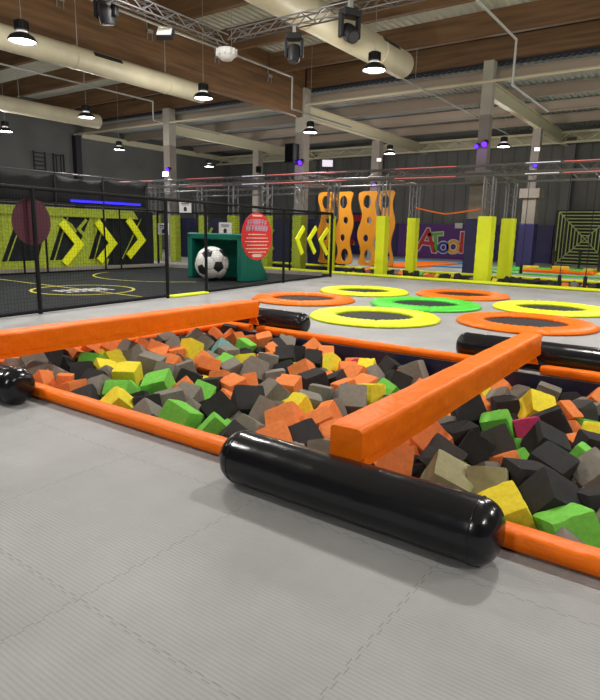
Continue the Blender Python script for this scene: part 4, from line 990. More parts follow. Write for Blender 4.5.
FOAM_LABELS = '''charcoal foam block beside grey one, second charcoal from left, front of right pit half
lime foam block beside grey one, only lime, front of right pit half
khaki foam block beside dark grey one, first khaki from left, front of right pit half
yellow foam block beside khaki one, only yellow, front of right pit half
charcoal foam block beside charcoal one, rightmost charcoal, near middle of right pit half
charcoal foam block beside charcoal one, fourth charcoal from left, near middle of right pit half
khaki foam block beside grey one, second khaki from left, front of right pit half
lime foam block beside grey one, third lime from left, front of left pit half
charcoal foam block beside grey one, second charcoal from left, near middle of right pit half
orange foam block beside charcoal one, rightmost orange, front of left pit half
grey foam block beside grey one, rightmost grey, near middle of right pit half
charcoal foam block beside lime one, third charcoal from left, near middle of right pit half
yellow foam block beside grey one, only yellow, back of right pit half
dark grey foam block beside orange one, only dark grey, front of right pit half
charcoal foam block beside grey one, fifth charcoal from left, near middle of left pit half
dark grey foam block beside orange one, only dark grey, near middle of right pit half
grey foam block beside grey one, thirteenth grey from left, far middle of left pit half
orange foam block beside orange one, fifth orange from left, front of left pit half
charcoal foam block beside orange one, eighth charcoal from left, front of left pit half
lime foam block beside grey one, second lime from left, near middle of left pit half
charcoal foam block beside orange one, second charcoal from left, far middle of right pit half
charcoal foam block beside orange one, rightmost charcoal, far middle of left pit half
charcoal foam block beside grey one, tenth charcoal from left, front of left pit half
yellow foam block beside lime one, fourth yellow from left, near middle of left pit half
lime foam block beside charcoal one, first lime from left, far middle of right pit half
orange foam block beside dark grey one, rightmost orange, near middle of left pit half
charcoal foam block beside charcoal one, first charcoal from left, near middle of right pit half
yellow foam block beside lime one, only yellow, front of left pit half
grey foam block beside orange one, seventh grey from left, far middle of left pit half
charcoal foam block beside grey one, first charcoal from left, back of right pit half
orange foam block beside orange one, fourth orange from left, front of left pit half
charcoal foam block beside grey one, third charcoal from left, far middle of left pit half
grey foam block beside charcoal one, sixth grey from left, back of left pit half
lime foam block beside charcoal one, fourth lime from left, front of left pit half
charcoal foam block beside grey one, rightmost charcoal, front of right pit half
grey foam block beside grey one, tenth grey from left, near middle of left pit half
grey foam block beside orange one, fifth grey from left, near middle of left pit half
grey foam block beside grey one, ninth grey from left, near middle of left pit half
orange foam block beside orange one, fifth orange from left, far middle of left pit half
orange foam block beside orange one, tenth orange from left, near middle of left pit half
orange foam block beside grey one, sixth orange from left, far middle of left pit half
dark grey foam block beside grey one, only dark grey, back of right pit half
charcoal foam block beside lime one, rightmost charcoal, far middle of right pit half
pink foam block beside charcoal one, only pink, far middle of right pit half
charcoal foam block beside lime one, rightmost charcoal, back of left pit half
grey foam block beside orange one, eighth grey from left, near middle of left pit half
grey foam block beside charcoal one, seventh grey from left, front of left pit half
yellow foam block beside orange one, first yellow from left, far middle of left pit half
yellow foam block beside orange one, rightmost yellow, far middle of left pit half
lime foam block beside yellow one, first lime from left, front of left pit half
orange foam block beside charcoal one, first orange from left, back of right pit half
orange foam block beside orange one, eighth orange from left, near middle of left pit half
yellow foam block beside grey one, rightmost yellow, near middle of left pit half
grey foam block beside orange one, eighth grey from left, front of left pit half
charcoal foam block beside charcoal one, third charcoal from left, front of left pit half
grey foam block beside grey one, eleventh grey from left, front of left pit half
grey foam block beside grey one, eleventh grey from left, far middle of left pit half
yellow foam block beside orange one, first yellow from left, back of left pit half
charcoal foam block beside charcoal one, ninth charcoal from left, back of left pit half
orange foam block beside grey one, first orange from left, front of left pit half
grey foam block beside yellow one, first grey from left, back of right pit half
orange foam block beside charcoal one, seventh orange from left, far middle of left pit half
grey foam block beside lime one, sixth grey from left, far middle of left pit half
charcoal foam block beside grey one, fourth charcoal from left, front of left pit half
orange foam block beside charcoal one, second orange from left, far middle of left pit half
charcoal foam block beside grey one, ninth charcoal from left, front of left pit half
charcoal foam block beside orange one, twelfth charcoal from left, back of left pit half
orange foam block beside orange one, fifteenth orange from left, back of left pit half
grey foam block beside orange one, rightmost grey, front of left pit half
charcoal foam block beside grey one, thirteenth charcoal from left, back of left pit half
grey foam block beside charcoal one, fifth grey from left, front of left pit half
orange foam block beside orange one, third orange from left, front of left pit half
grey foam block beside grey one, third grey from left, near middle of left pit half
charcoal foam block beside orange one, second charcoal from left, near middle of left pit half
lime foam block beside charcoal one, rightmost lime, near middle of left pit half
grey foam block beside orange one, sixth grey from left, near middle of left pit half
grey foam block beside grey one, second grey from left, front of left pit half
charcoal foam block beside charcoal one, second charcoal from left, front of left pit half
yellow foam block beside orange one, third yellow from left, near middle of left pit half
orange foam block beside grey one, only orange, near middle of right pit half
grey foam block beside grey one, twelfth grey from left, near middle of left pit half
grey foam block beside orange one, ninth grey from left, far middle of left pit half
orange foam block beside orange one, sixth orange from left, back of left pit half
charcoal foam block beside orange one, first charcoal from left, front of right pit half
orange foam block beside grey one, ninth orange from left, far middle of left pit half
orange foam block beside grey one, twelfth orange from left, near middle of left pit half
grey foam block beside lime one, first grey from left, front of right pit half
grey foam block beside orange one, seventh grey from left, back of left pit half
grey foam block beside grey one, third grey from left, front of left pit half
lime foam block beside charcoal one, rightmost lime, near middle of right pit half
orange foam block beside orange one, eleventh orange from left, near middle of left pit half
lime foam block beside charcoal one, first lime from left, back of left pit half
charcoal foam block beside charcoal one, first charcoal from left, front of left pit half
yellow foam block beside lime one, only yellow, far middle of right pit half
grey foam block beside orange one, rightmost grey, back of left pit half
charcoal foam block beside grey one, seventh charcoal from left, front of left pit half
orange foam block beside orange one, second orange from left, front of left pit half
lime foam block beside orange one, first lime from left, near middle of left pit half
lime foam block beside charcoal one, second lime from left, far middle of left pit half
grey foam block beside orange one, fifth grey from left, back of left pit half
grey foam block beside lime one, fifth grey from left, far middle of left pit half
yellow foam block beside grey one, second yellow from left, near middle of left pit half
grey foam block beside orange one, second grey from left, back of left pit half
charcoal foam block beside grey one, fifth charcoal from left, front of left pit half
charcoal foam block beside orange one, fourth charcoal from left, far middle of left pit half
charcoal foam block beside lime one, fourth charcoal from left, near middle of left pit half
charcoal foam block beside orange one, second charcoal from left, back of right pit half
charcoal foam block beside charcoal one, tenth charcoal from left, back of left pit half
grey foam block beside grey one, second grey from left, near middle of left pit half
grey foam block beside charcoal one, tenth grey from left, far middle of left pit half
grey foam block beside charcoal one, seventh grey from left, near middle of left pit half
orange foam block beside yellow one, third orange from left, near middle of left pit half
orange foam block beside grey one, ninth orange from left, near middle of left pit half
grey foam block beside charcoal one, fourth grey from left, front of left pit half
orange foam block beside charcoal one, eighth orange from left, far middle of left pit half
orange foam block beside orange one, fourth orange from left, near middle of left pit half
orange foam block beside orange one, fourth orange from left, back of left pit half
orange foam block beside charcoal one, first orange from left, near middle of left pit half
grey foam block beside orange one, rightmost grey, near middle of left pit half
charcoal foam block beside charcoal one, second charcoal from left, far middle of left pit half
yellow foam block beside grey one, second yellow from left, back of left pit half
pale blue foam block beside grey one, only pale blue, back of left pit half
grey foam block beside charcoal one, third grey from left, back of left pit half
orange foam block beside orange one, third orange from left, far middle of left pit half
grey foam block beside lime one, ninth grey from left, front of left pit half
grey foam block beside grey one, first grey from left, front of left pit half
orange foam block beside lime one, second orange from left, near middle of left pit half
orange foam block beside charcoal one, sixth orange from left, near middle of left pit half
orange foam block beside grey one, rightmost orange, back of left pit half
grey foam block beside yellow one, first grey from left, back of left pit half
orange foam block beside charcoal one, tenth orange from left, back of left pit half
orange foam block beside grey one, second orange from left, back of right pit half
grey foam block beside grey one, second grey from left, far middle of left pit half
orange foam block beside orange one, second orange from left, back of left pit half
lime foam block beside lime one, second lime from left, near middle of right pit half
orange foam block beside yellow one, eleventh orange from left, back of left pit half
orange foam block beside lime one, second orange from left, far middle of right pit half
yellow foam block beside charcoal one, second yellow from left, far middle of left pit half
grey foam block beside grey one, first grey from left, far middle of left pit half
grey foam block beside khaki one, first grey from left, near middle of right pit half
charcoal foam block beside orange one, third charcoal from left, back of left pit half
orange foam block beside charcoal one, eighth orange from left, back of left pit half
orange foam block beside orange one, thirteenth orange from left, back of left pit half
grey foam block beside charcoal one, rightmost grey, far middle of left pit half
grey foam block beside yellow one, sixth grey from left, front of left pit half
lime foam block beside grey one, first lime from left, far middle of left pit half
charcoal foam block beside orange one, eighth charcoal from left, back of left pit half
orange foam block beside yellow one, seventeenth orange from left, back of left pit half
charcoal foam block beside charcoal one, sixth charcoal from left, front of left pit half
orange foam block beside charcoal one, first orange from left, far middle of left pit half
orange foam block beside charcoal one, fifth orange from left, near middle of left pit half
orange foam block beside orange one, first orange from left, far middle of right pit half
grey foam block beside orange one, twelfth grey from left, far middle of left pit half
grey foam block beside charcoal one, tenth grey from left, front of left pit half
orange foam block beside grey one, fourth orange from left, far middle of left pit half
lime foam block beside lime one, second lime from left, far middle of right pit half
orange foam block beside lime one, fifth orange from left, back of left pit half
orange foam block beside charcoal one, third orange from left, back of left pit half
grey foam block beside dark grey one, second grey from left, back of right pit half
orange foam block beside orange one, seventh orange from left, near middle of left pit half
charcoal foam block beside charcoal one, seventh charcoal from left, back of left pit half
lime foam block beside yellow one, only lime, back of right pit half
charcoal foam block beside orange one, first charcoal from left, far middle of left pit half
charcoal foam block beside yellow one, sixth charcoal from left, back of left pit half
charcoal foam block beside grey one, rightmost charcoal, near middle of left pit half
grey foam block beside orange one, fourth grey from left, far middle of left pit half
grey foam block beside grey one, second grey from left, near middle of right pit half
yellow foam block beside orange one, rightmost yellow, back of left pit half
grey foam block beside grey one, eighth grey from left, far middle of left pit half
charcoal foam block beside pink one, first charcoal from left, far middle of right pit half
grey foam block beside orange one, eleventh grey from left, near middle of left pit half
grey foam block beside charcoal one, twelfth grey from left, front of left pit half
charcoal foam block beside orange one, second charcoal from left, back of left pit half
orange foam block beside charcoal one, fourteenth orange from left, near middle of left pit half
orange foam block beside orange one, thirteenth orange from left, near middle of left pit half
orange foam block beside orange one, fourteenth orange from left, back of left pit half
lime foam block beside charcoal one, second lime from left, front of left pit half
charcoal foam block beside grey one, third charcoal from left, near middle of left pit half
charcoal foam block beside grey one, first charcoal from left, back of left pit half
dark grey foam block beside orange one, only dark grey, far middle of left pit half
yellow foam block beside orange one, first yellow from left, near middle of left pit half
grey foam block beside charcoal one, second grey from left, front of right pit half
lime foam block beside charcoal one, rightmost lime, front of left pit half
orange foam block beside grey one, seventh orange from left, back of left pit half
orange foam block beside charcoal one, twelfth orange from left, back of left pit half
charcoal foam block beside charcoal one, fifth charcoal from left, back of left pit half
grey foam block beside yellow one, fourth grey from left, back of left pit half
charcoal foam block beside lime one, first charcoal from left, near middle of left pit half
lime foam block beside charcoal one, first lime from left, near middle of right pit half
yellow foam block beside charcoal one, fifth yellow from left, near middle of left pit half
pink foam block beside orange one, only pink, back of left pit half
orange foam block beside grey one, rightmost orange, far middle of left pit half
grey foam block beside grey one, third grey from left, far middle of left pit half
orange foam block beside grey one, first orange from left, back of left pit half
grey foam block beside grey one, first grey from left, near middle of left pit half
orange foam block beside grey one, sixteenth orange from left, back of left pit half
charcoal foam block beside orange one, fourth charcoal from left, back of left pit half
yellow foam block beside grey one, sixth yellow from left, near middle of left pit half
charcoal foam block beside orange one, rightmost charcoal, front of left pit half
charcoal foam block beside lime one, fifth charcoal from left, far middle of left pit half
lime foam block beside orange one, second lime from left, back of left pit half
charcoal foam block beside charcoal one, eleventh charcoal from left, back of left pit half
orange foam block beside orange one, ninth orange from left, back of left pit half
grey foam block beside charcoal one, fourth grey from left, near middle of left pit half'''
FOAM_REST = '''D-5370,2680,-349,71,1,-71,1,190,118 D-5370,3005,-288,23,-23,68,-65,187,116 O-5369,3540,-344,18,70,-67,20,191,118 O-5300,4097,-286,7,70,4,-70,194,194
Y-5354,4255,-301,57,67,-24,42,184,114 G-5370,4440,-306,72,70,-1,0,198,198 G-5370,5043,-339,50,50,50,-50,187,187 K-5370,5700,-369,55,-24,-74,31,200,200
G-5214,2680,-347,71,-71,0,3,188,116 G-5235,2873,-284,68,-68,18,-18,193,193 G-5151,3120,-283,2,25,97,6,205,205 K-5138,3392,-304,0,-94,33,0,195,121
K-5066,3646,-264,10,13,66,74,192,192 K-5153,3913,-318,71,6,-70,7,207,128 G-5062,4215,-305,1,65,76,-2,191,191 D-5154,4411,-359,70,-71,7,-9,191,119
D-5128,4829,-373,76,-1,-1,-65,203,126 G-5067,5650,-380,39,-59,-42,-57,203,203 K-5135,5890,-389,2,-9,18,98,200,200 K-5015,2680,-347,43,58,-56,41,206,206
O-4925,2906,-294,48,-50,46,56,199,199 O-4903,3151,-266,51,0,0,-86,194,194 K-4858,3937,-304,70,-17,-68,-16,198,198 K-4828,4267,-289,40,-55,-44,-58,205,205
K-4873,4530,-353,37,60,34,-62,197,197 D-4791,2693,-282,5,72,5,-69,207,207 K-4545,2893,-268,0,100,-4,0,206,206 G-4744,3323,-284,17,-69,-17,-69,187,187
K-4575,4239,-343,63,-2,2,78,188,188 O-4610,4655,-340,1,-71,-4,-71,189,117 K-4784,5051,-336,80,-33,-20,-45,207,207 O-4768,5334,-352,79,-10,59,15,188,188
K-4822,5608,-369,57,52,-44,-46,201,201 D-4928,5890,-351,57,46,44,-52,186,186 G-4498,2680,-275,1,76,-65,-1,193,193 K-4322,2852,-289,46,-54,47,53,203,203
D-4238,3091,-289,29,2,1,96,197,197 L-4501,3345,-314,63,-1,-1,-78,199,123 G-4267,4165,-361,92,-9,-3,-37,184,184 D-4318,4437,-339,70,-14,69,5,207,129
G-4452,4643,-361,2,-71,-2,-71,197,197 L-4531,4957,-374,31,76,54,-20,207,207 K-4562,5470,-375,45,-55,45,55,211,211 D-4707,5890,-365,35,40,-58,62,188,188
D-4034,2919,-286,0,-62,79,0,193,193 K-3989,3157,-367,32,1,2,-95,201,201 G-4166,3575,-348,8,-12,74,-66,191,191 G-4198,3908,-304,25,-60,55,-52,200,124
K-4006,4114,-386,46,16,-60,-64,211,211 K-4090,4331,-300,59,39,60,-38,185,185 K-4170,4509,-305,12,70,12,-70,187,187 D-4237,4683,-393,9,-70,-14,-70,184,184
K-4308,4928,-385,14,-3,87,46,193,193 Y-4341,5356,-342,71,-1,-71,-1,193,193 K-4410,5890,-361,42,-52,-51,-54,210,210 D-3747,3196,-312,9,-71,3,70,184,184
D-4059,4759,-322,57,-41,-57,-42,200,200 K-3654,3897,-327,18,-56,56,-58,186,116 G-3317,2684,-385,69,-1,4,-72,202,125 D-3337,4522,-451,0,67,74,0,197,122
G-3102,2680,-359,66,19,-16,-71,190,118 K-2968,4840,-408,26,-8,94,-22,187,187 K-2561,5740,-456,33,-66,60,31,184,184 K-2154,3797,-404,20,-73,10,-64,183,113
G-2129,5890,-503,1,-71,-7,-70,184,184 K-1592,2880,-399,46,-46,-54,-52,194,194 D-1434,3470,-379,98,13,2,-11,192,192 K-1340,5890,-500,33,0,94,0,183,183
D-911,3187,-302,60,-42,-40,56,182,113 K-819,3644,-318,48,54,46,-51,183,183 D-857,4605,-342,20,62,-76,-1,204,127 G-875,5301,-417,55,66,-24,45,196,122
K-876,5678,-498,35,88,-12,-29,185,185 K-659,3439,-359,43,-33,61,58,198,198 G-607,5571,-492,49,0,0,87,186,186 G-273,5890,-469,1,-19,3,98,189,117
K4,5596,-487,15,-6,-6,-98,201,125 K184,4629,-384,67,2,-2,74,201,125 K595,2695,-378,2,79,-61,-2,202,125 D623,2981,-359,40,-21,-89,7,199,124
G695,3214,-403,50,0,-87,0,186,186 O773,4831,-420,0,94,0,33,205,127 Y682,5054,-433,70,7,9,-71,198,198 G970,5863,-513,0,3,-100,4,198,123
O-5370,3570,-125,-25,96,6,-10,203,203 K-5370,4154,-44,88,-12,-11,45,216,216 K-5370,3954,-111,-26,80,53,8,200,124 P-5268,3667,-234,-22,16,40,-87,174,174
G-5370,3351,-122,71,-69,12,-10,189,189 G-5369,3164,-92,66,38,38,-52,217,217 L-5354,3263,-270,-35,2,28,89,178,178 O-5370,5869,-165,53,40,64,38,213,213
L-4794,4744,-147,-58,-67,-1,46,177,110 O-4330,3886,-159,29,77,16,54,175,175 K-4281,4249,-174,98,8,6,15,165,165 O-3443,3837,-212,75,-3,0,-66,175,109
O-3576,3516,-233,-52,38,-76,-10,178,178 Y-3205,2998,-253,8,0,14,99,162,162 G-2851,3386,-219,-21,-75,57,25,170,170 G-4119,3388,-196,33,-63,64,-29,162,162
L-3790,5890,-308,-23,24,-74,-59,165,165 L-3845,5717,-257,-93,-10,-18,-30,172,172 O-2968,4286,-221,-1,-45,46,-76,183,183 O-3089,3857,-205,-36,41,80,-26,167,167
L-2473,3665,-207,91,16,38,-3,159,159 L-2750,4064,-177,-73,3,66,19,175,175 O-2695,4746,-161,58,-81,11,1,214,133 G-2608,3348,-205,-93,-5,-2,-37,161,161
O-2864,4632,-225,64,67,2,38,176,176 K-3057,4079,-220,-48,37,-63,-49,183,113 O-3070,5890,-238,6,44,-89,12,203,203 O-2724,5816,-265,73,-9,49,47,204,204
G-1727,4843,-197,90,-7,29,-33,181,181 Y-1791,3704,-181,-32,-41,50,69,177,177 G-1636,3609,-234,-94,-20,-26,5,169,169 G-1740,3494,-160,93,-23,12,26,166,166
O-1691,3290,-171,-88,-32,25,-27,164,164 K-1248,3924,-231,44,-72,44,31,159,159 D-1215,4131,-183,-30,-88,-11,-36,172,172 O-1090,3799,-240,-38,-17,90,-15,179,179
O-1297,3342,-219,-68,36,21,-60,176,176 O-1088,3262,-213,79,21,54,20,170,170 G-1815,5890,-199,75,6,8,65,203,203 O-1516,5890,-371,-81,40,8,42,184,184
G-1059,5005,-220,26,6,87,42,162,100 Y-495,3628,-213,-18,71,-40,-55,166,166 D-375,3865,-243,33,-87,-35,-7,182,182 O-423,3463,-168,54,76,-16,32,161,161
K-671,3069,-184,-40,8,80,45,203,203 H-900,3421,-170,48,-1,14,86,182,182 O-494,3017,-189,3,61,-55,57,171,106 G-717,3244,-233,-90,34,-23,10,161,161
L-263,3048,-227,23,51,-71,43,174,174 K-124,3047,-112,48,-32,-32,-75,197,197 G-154,3608,-78,-16,-82,-45,32,216,216 O-251,4109,-89,74,-2,-59,32,192,192
K-270,4951,-136,39,-12,-4,91,202,202 L-428,5534,-168,89,-14,-12,42,189,189 G-367,4554,-122,-67,-67,32,0,203,203 O31,2883,-68,-52,-32,-69,-38,218,218
D-5289,2680,-131,37,10,28,88,193,119 K-5182,4967,-186,-18,97,1,18,216,134 G-5105,4301,-102,45,-3,-19,-87,192,192 O-5063,4532,-137,51,63,2,-59,214,214
G-5038,2680,-106,-62,32,23,68,215,133 K-5076,5187,-195,32,-76,-31,-47,218,218 K-4995,4809,-167,-22,82,37,37,210,210 D-5017,5427,-238,26,53,-79,17,206,206
D-4806,3577,-169,0,-91,36,-19,204,204 K-4667,3766,-147,-18,-47,86,2,203,203 K-4694,4037,-153,78,-46,38,21,219,136 K-4313,4691,-151,42,54,-1,73,206,128
G-4215,4940,-149,83,6,52,-19,189,117 D-4177,3550,-115,31,43,-48,-70,202,126 O-4151,5769,-219,5,23,-54,-81,197,197 G-3995,5026,-166,41,-28,14,86,214,214
O-3891,2680,-184,67,-61,-34,24,203,203 K-3614,4190,-196,-41,-36,47,69,218,218 G-3548,5740,-295,-55,-13,-43,-71,216,216 K-3462,5119,-195,-33,-43,-83,-10,206,206
D-3299,4673,-260,48,9,-30,-82,189,189 K-3207,2680,-168,45,-80,-10,39,193,193 G-3209,4412,-232,-25,17,36,88,215,215 G-3119,4946,-238,1,6,93,35,191,119
O-3117,3624,-215,56,63,-22,49,193,193 K-3029,5213,-280,-6,49,-73,-47,206,128 O-2942,2680,-198,68,55,28,-41,214,214 K-2987,5441,-237,11,25,96,-10,189,189
G-2774,4398,-255,81,32,39,32,190,190 D-2869,5619,-323,95,-2,31,-8,201,201 G-2782,5325,-258,-65,54,52,-14,196,196 D-2724,2680,-149,-41,75,-43,-29,211,211
G-2605,5538,-239,4,84,-51,18,212,212 K-2446,2680,-174,44,45,38,-68,212,212 G-2416,5040,-255,-52,5,45,-72,212,212 K-2402,5419,-352,-33,-77,-49,-26,205,205
K-2376,2866,-256,-77,-32,-36,42,217,217 D-2265,4396,-218,27,-11,96,2,192,192 O-2324,5890,-298,5,-2,10,99,200,124 G-2232,5251,-297,-16,84,-4,-52,215,215
K-2214,2680,-145,37,-79,-36,32,192,119 K-2171,3935,-202,-35,72,-46,-39,198,198 D-2155,4927,-255,49,-29,71,-41,219,219 K-2181,5515,-264,-55,-68,-32,-38,213,132
G-2148,4219,-181,39,52,-20,73,194,120 K-2065,3621,-164,-46,24,-63,-57,204,204 O-2082,5771,-260,62,-69,0,38,205,205 K-2052,4431,-176,-85,25,-35,32,195,121
O-2036,5165,-169,9,-42,-77,-48,211,211 O-2007,3828,-123,-7,-8,48,-87,210,130 K-1970,4741,-211,24,12,86,44,201,201 O-1969,5380,-283,-39,-61,34,60,202,202
G-1992,2680,-152,20,-44,-78,-41,196,196 K-1972,4089,-139,-13,90,39,-16,216,216 D-1898,3314,-225,73,8,-7,-67,190,118 D-1947,5570,-235,-28,64,-71,-6,190,190
D-1843,4312,-205,72,-61,-33,3,204,204 K-1884,5027,-292,-44,59,-60,-33,208,208 K-1844,2889,-150,48,-50,-50,-52,211,211 K-1787,3927,-162,74,12,-46,-47,195,195
G-1698,2680,-169,-74,9,-53,-39,202,202 G-1669,4158,-205,-3,87,-34,-36,205,127 L-1712,5640,-256,-12,-80,55,21,189,189 G-1611,2920,-176,68,-68,0,-26,198,198
K-1617,5022,-278,-34,92,16,-6,193,193 K-1524,3890,-160,4,-57,-74,-36,190,190 O-1533,4755,-251,-66,66,-36,2,206,206 O-1395,5593,-308,-81,11,-57,7,209,209
G-1301,2680,-212,88,-8,-22,41,208,208 K-1331,2936,-210,4,11,66,-74,198,198 O-1272,4890,-233,72,-30,-9,-62,204,204 K-1189,5384,-294,16,-85,51,5,203,203
K-1165,5639,-268,-46,-75,38,29,198,198 K-1109,2819,-121,-53,-57,35,52,216,216 K-863,2683,-150,-20,-6,-46,86,210,210 K-785,4381,-228,0,-58,80,-16,206,206
G-597,2680,-193,-63,2,-67,40,200,200 K-547,5686,-296,66,12,-70,23,194,194 D-584,4170,-226,-63,63,-6,46,197,197 D-509,5074,-257,20,-48,-85,0,219,136
K-435,5305,-244,63,-7,16,-76,191,118 K-408,5890,-288,36,-17,37,84,196,196 G-397,4768,-269,62,37,47,50,211,211 O-312,4321,-233,34,-30,44,78,215,215
K-189,3432,-250,42,78,-46,-11,217,217 K-235,5194,-240,2,-68,74,-1,206,206 K-223,5452,-272,-89,3,-45,12,190,118 O-230,5686,-274,-4,-5,-62,78,209,209
L-169,2690,-182,-75,-35,23,-51,211,211 K-141,3867,-193,-76,-8,-65,-1,211,211 K-133,4468,-223,21,63,45,60,194,194 D-139,5890,-304,30,-30,-65,-63,192,119
G-56,4211,-232,20,-64,71,22,214,214 K-105,4720,-220,-76,11,18,-61,211,211 D-5,3238,-231,-60,-4,13,-79,213,213 K-49,4991,-266,2,-52,45,72,205,205
O7,5293,-243,-71,28,58,28,212,131 G8,5528,-258,-33,60,-67,29,219,219 O25,3466,-111,-22,-79,20,-54,196,196 K76,3699,-198,-4,-46,74,49,194,194
Y54,3984,-104,13,-18,96,15,218,218 G74,4416,-147,-75,23,26,57,200,200 O70,2680,-179,35,70,57,-26,192,192 K72,5779,-242,50,33,80,4,208,208
K166,3059,-199,-29,-69,-26,61,190,190 K155,4643,-205,63,38,-57,35,195,195 K195,4177,-241,-62,-52,-57,-13,210,210 G179,4871,-222,-75,-4,-29,-59,208,208
O169,5130,-251,50,-23,63,56,212,212 K228,5362,-241,72,62,20,25,189,189 K237,3281,-160,-82,0,32,-48,194,194 D228,3556,-145,24,-9,-16,-95,192,119
O269,3848,-184,42,-63,-20,62,198,198 G293,2780,-149,85,-4,-8,52,218,218 K327,4349,-178,40,-43,-16,79,209,209 G273,5608,-248,-77,-21,-54,-28,194,194
K313,5854,-284,38,66,-18,62,198,123 K417,3025,-148,-22,-10,88,41,208,208 G372,4032,-109,-4,50,72,-47,209,209 K390,4587,-200,-73,68,2,-7,196,196
O418,4984,-194,-62,-35,-66,23,218,218 O395,5224,-247,-11,-81,56,-11,189,189 O466,3379,-163,0,57,19,80,212,212 D444,3647,-130,-86,-25,44,-12,210,210
G485,2680,-137,52,-82,22,8,191,118 D545,4206,-129,-34,-40,-16,-84,205,127 G458,4774,-230,10,-87,-1,-49,189,189 O490,5452,-276,34,-23,-89,21,212,212
G496,5713,-315,85,-3,-48,-23,197,197 G583,2855,-122,67,57,-47,0,198,198 G597,3165,-167,-28,47,23,-81,191,191 K595,3850,-141,-9,-42,71,-56,218,218
K587,4415,-233,-78,-36,20,-46,209,209 K604,5095,-219,49,2,24,-84,208,129 L606,5890,-265,97,20,-14,-3,189,117 K687,3424,-111,-37,65,-62,-26,213,213
K720,3644,-165,-43,59,-16,67,197,197 K718,4094,-228,29,22,-32,87,202,202 D685,4653,-188,-22,-83,-51,-5,211,211 L722,4873,-228,5,-23,-97,-5,209,130
D736,5294,-244,43,38,76,-31,212,212 Y716,5557,-253,-69,-44,-51,26,216,216 K735,2680,-179,-27,-90,27,22,218,218 K774,3004,-128,-42,54,-72,10,209,209
K849,3236,-223,12,-89,-42,8,218,135 K809,4276,-155,87,8,-31,-38,217,217 K790,5802,-276,-39,52,-63,41,198,123 G850,3864,-192,-46,-68,20,-54,203,126
D883,5089,-234,-38,-22,-23,-87,200,200 G938,3455,-116,5,-28,-19,94,218,218 L928,4520,-203,-37,61,-45,54,217,217 O939,4772,-223,-38,34,-85,-14,217,134
K970,5375,-231,-95,26,15,-10,218,218 D970,2791,-116,-49,55,22,64,217,217 K970,3735,-150,0,85,-53,6,207,207 K970,4074,-120,7,74,60,31,219,219
O970,3077,-131,84,32,-40,-19,210,130 O970,5610,-280,-45,-81,-8,-36,189,189 D970,5872,-277,-11,-1,80,-58,193,193'''
FOAM_COL = {'O': ('orange_foam', (.85, .25, .075)), 'K': ('charcoal_foam', (.040, .038, .038)), 'G': ('grey_foam', (.24, .215, .18)), 'L': ('lime_foam', (.20, .60, .085)),
            'Y': ('yellow_foam', (.88, .72, .05)), 'P': ('pink_foam', (.62, .05, .16)), 'B': ('pale_blue_foam', (.20, .36, .34)), 'D': ('dark_grey_foam', (.075, .068, .064)), 'H': ('khaki_foam', (.36, .33, .19))}
def foam_mat(c):
    n, col = FOAM_COL[c]
    return mat(n, col, .95, bump=.5, bscale=55, bdist=.006, var=.10, vscale=9, spec=.15)
def foam_mesh(seed, rough=True):
    import bmesh
    from mathutils import noise
    bm = bmesh.new(); bmesh.ops.create_cube(bm, size=1)
    bmesh.ops.subdivide_edges(bm, edges=bm.edges, cuts=7 if rough else 1, use_grid_fill=True)
    rnd = random.Random(seed); off = Vector((seed * 7.3, seed * 3.1, 0))
    chips = [(Vector([rnd.choice((-.5, .5)), rnd.choice((-.5, .5)), rnd.uniform(-.5, .5)]), rnd.uniform(.10, .2)) for _ in range(seed % 4)]
    rnd.shuffle(chips)
    for v in bm.verts:
        p = v.co.copy()
        # soft rounding of edges and corners
        e = sum(1 for a in p if abs(a) > .49)
        if e >= 2: p *= (.975 if e == 2 else .95)
        if rough:
            nz = noise.noise(p * 2.2 + off); p += p.normalized() * nz * .022
            if seed % 2: p += Vector((noise.noise(p * 9 + off), noise.noise(p * 9 + off * 2), noise.noise(p * 9 - off))) * .014
            for (c, r) in chips:
                d = (p - c).length
                if d < r: p -= c.normalized() * (r - d) * .55
        v.co = p
    me = bpy.data.meshes.new('foam_block'); bm.to_mesh(me); bm.free()
    for q in me.polygons: q.use_smooth = True
    me.set_sharp_from_angle(angle=R(38))
    return me
FOAM_V = [foam_mesh(i) for i in range(8)]
FOAM_MESH = {}
def foam_parse(txt):
    for w_ in txt.split():
        c = w_[0]; a = [int(v) for v in w_[1:].split(',')]
        q = Quaternion([v / 100 for v in a[3:7]]); q.normalize()
        yield c, Vector((a[0], a[1], a[2])) / 1000, q, (a[7] / 1000, a[7] / 1000, a[8] / 1000)
labs = FOAM_LABELS.split('\n')
for i, (c, p, q, d) in enumerate(foam_parse(FOAM_TOP)):
    key = (c, (i * 5 + i // 7) % 8)
    if key not in FOAM_MESH:
        me = FOAM_V[key[1]].copy(); me.materials.append(foam_mat(c)); FOAM_MESH[key] = me
    o = bpy.data.objects.new('foam_block', FOAM_MESH[key]); COL.objects.link(o)
    o.location = p; o.rotation_mode = 'QUATERNION'; o.rotation_quaternion = q; o.scale = d
    tag(o, labs[i] if i < len(labs) and labs[i] else 'foam block', 'foam block', 'foam blocks in the pit')
m = MB(); keys = list(FOAM_COL)
bv = foam_mesh(2, False)
for c, p, q, d in foam_parse(FOAM_REST):
    b = len(m.v); Mt = Matrix.LocRotScale(p, q, Vector(d))
    m.v += [tuple(Mt @ v.co) for v in bv.vertices]
    for f in bv.polygons: m.face([b + k for k in f.vertices], keys.index(c))
if m.v:
    o = m.build('foam_block_fill', [foam_mat(k) for k in keys]); smooth_by_angle(o, 38)
    tag(o, 'remaining foam blocks filling the gaps deep in the pit', 'foam blocks', kind='stuff')
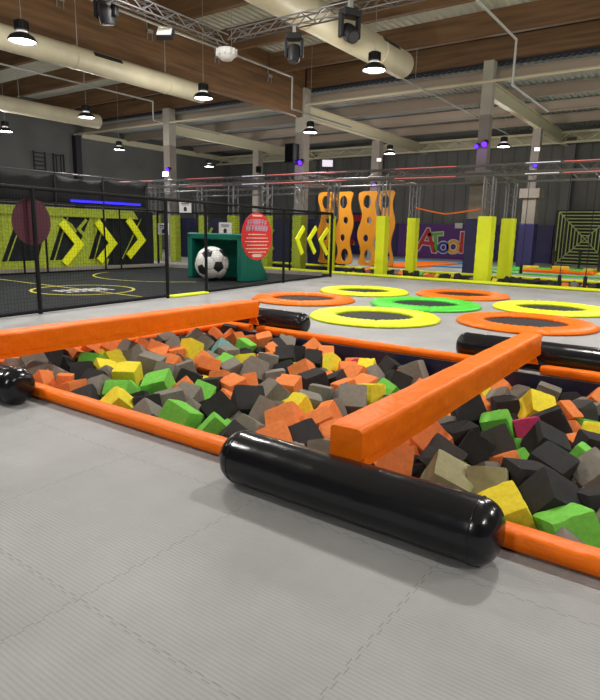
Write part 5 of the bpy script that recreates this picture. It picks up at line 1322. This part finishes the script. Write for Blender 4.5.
# dark and coloured blocks lying in the far pit
rnd = random.Random(21); far = []
names = {'K': 'charcoal', 'O': 'orange', 'G': 'grey', 'Y': 'yellow', 'L': 'green'}
tmp = []
for i in range(46):
    x = -11.3 + 8.9 * i / 45 + rnd.uniform(-.06, .06)
    for y in (19.35 - rnd.uniform(0, .25), ):
        tmp.append((x, y, -.10 + rnd.uniform(-.05, .08), rnd.choices('KOGYL', [.62, .15, .14, .06, .03])[0]))
ordn = ['first', 'second', 'third', 'fourth', 'fifth', 'sixth', 'seventh', 'eighth', 'ninth', 'tenth', 'eleventh', 'twelfth', 'thirteenth', 'fourteenth', 'fifteenth', 'sixteenth', 'seventeenth', 'eighteenth', 'nineteenth', 'twentieth',
        'twenty-first', 'twenty-second', 'twenty-third', 'twenty-fourth', 'twenty-fifth', 'twenty-sixth', 'twenty-seventh', 'twenty-eighth', 'twenty-ninth', 'thirtieth'] + ['thirty-' + k for k in 'first second third fourth fifth sixth seventh eighth ninth'.split()] + ['fortieth', 'forty-first', 'forty-second', 'forty-third', 'forty-fourth', 'forty-fifth', 'forty-sixth']
cnt = {}
for i, (x, y, z, c) in enumerate(tmp):
    cnt[c] = cnt.get(c, 0) + 1
    key = (c, i % 8)
    if key not in FOAM_MESH:
        me = FOAM_V[key[1]].copy(); me.materials.append(foam_mat(c)); FOAM_MESH[key] = me
    o = bpy.data.objects.new('foam_block', FOAM_MESH[key]); COL.objects.link(o); o.location = (x, y, z); o.rotation_euler = [rnd.uniform(0, 6) for _ in range(3)]; o.scale = (.2, .2, .2)
    tag(o, 'small %s foam block in the far yellow-edged pit, %s %s one from the left' % (names[c], ordn[cnt[c] - 1], names[c]), 'foam block', 'foam blocks in the far pit')
m = MB(); 
for i in range(420):
    x = rnd.uniform(-15, 3); y = rnd.uniform(17.0, 19.2); z = rnd.uniform(-.35, -.2); c = rnd.choices('KOGYL', [.5, .18, .2, .08, .04])[0]
    b = len(m.v); Mt = Matrix.LocRotScale(Vector((x, y, z)), Quaternion([rnd.gauss(0, 1) for _ in range(4)]).normalized(), Vector((.22, .22, .22)))
    m.v += [tuple(Mt @ v.co) for v in bv.vertices]
    for f in bv.polygons: m.face([b + k for k in f.vertices], keys.index(c))
o = m.build('foam_block_fill', [foam_mat(k) for k in keys]); tag(o, 'heap of foam blocks filling the far pit', 'foam blocks', kind='stuff')
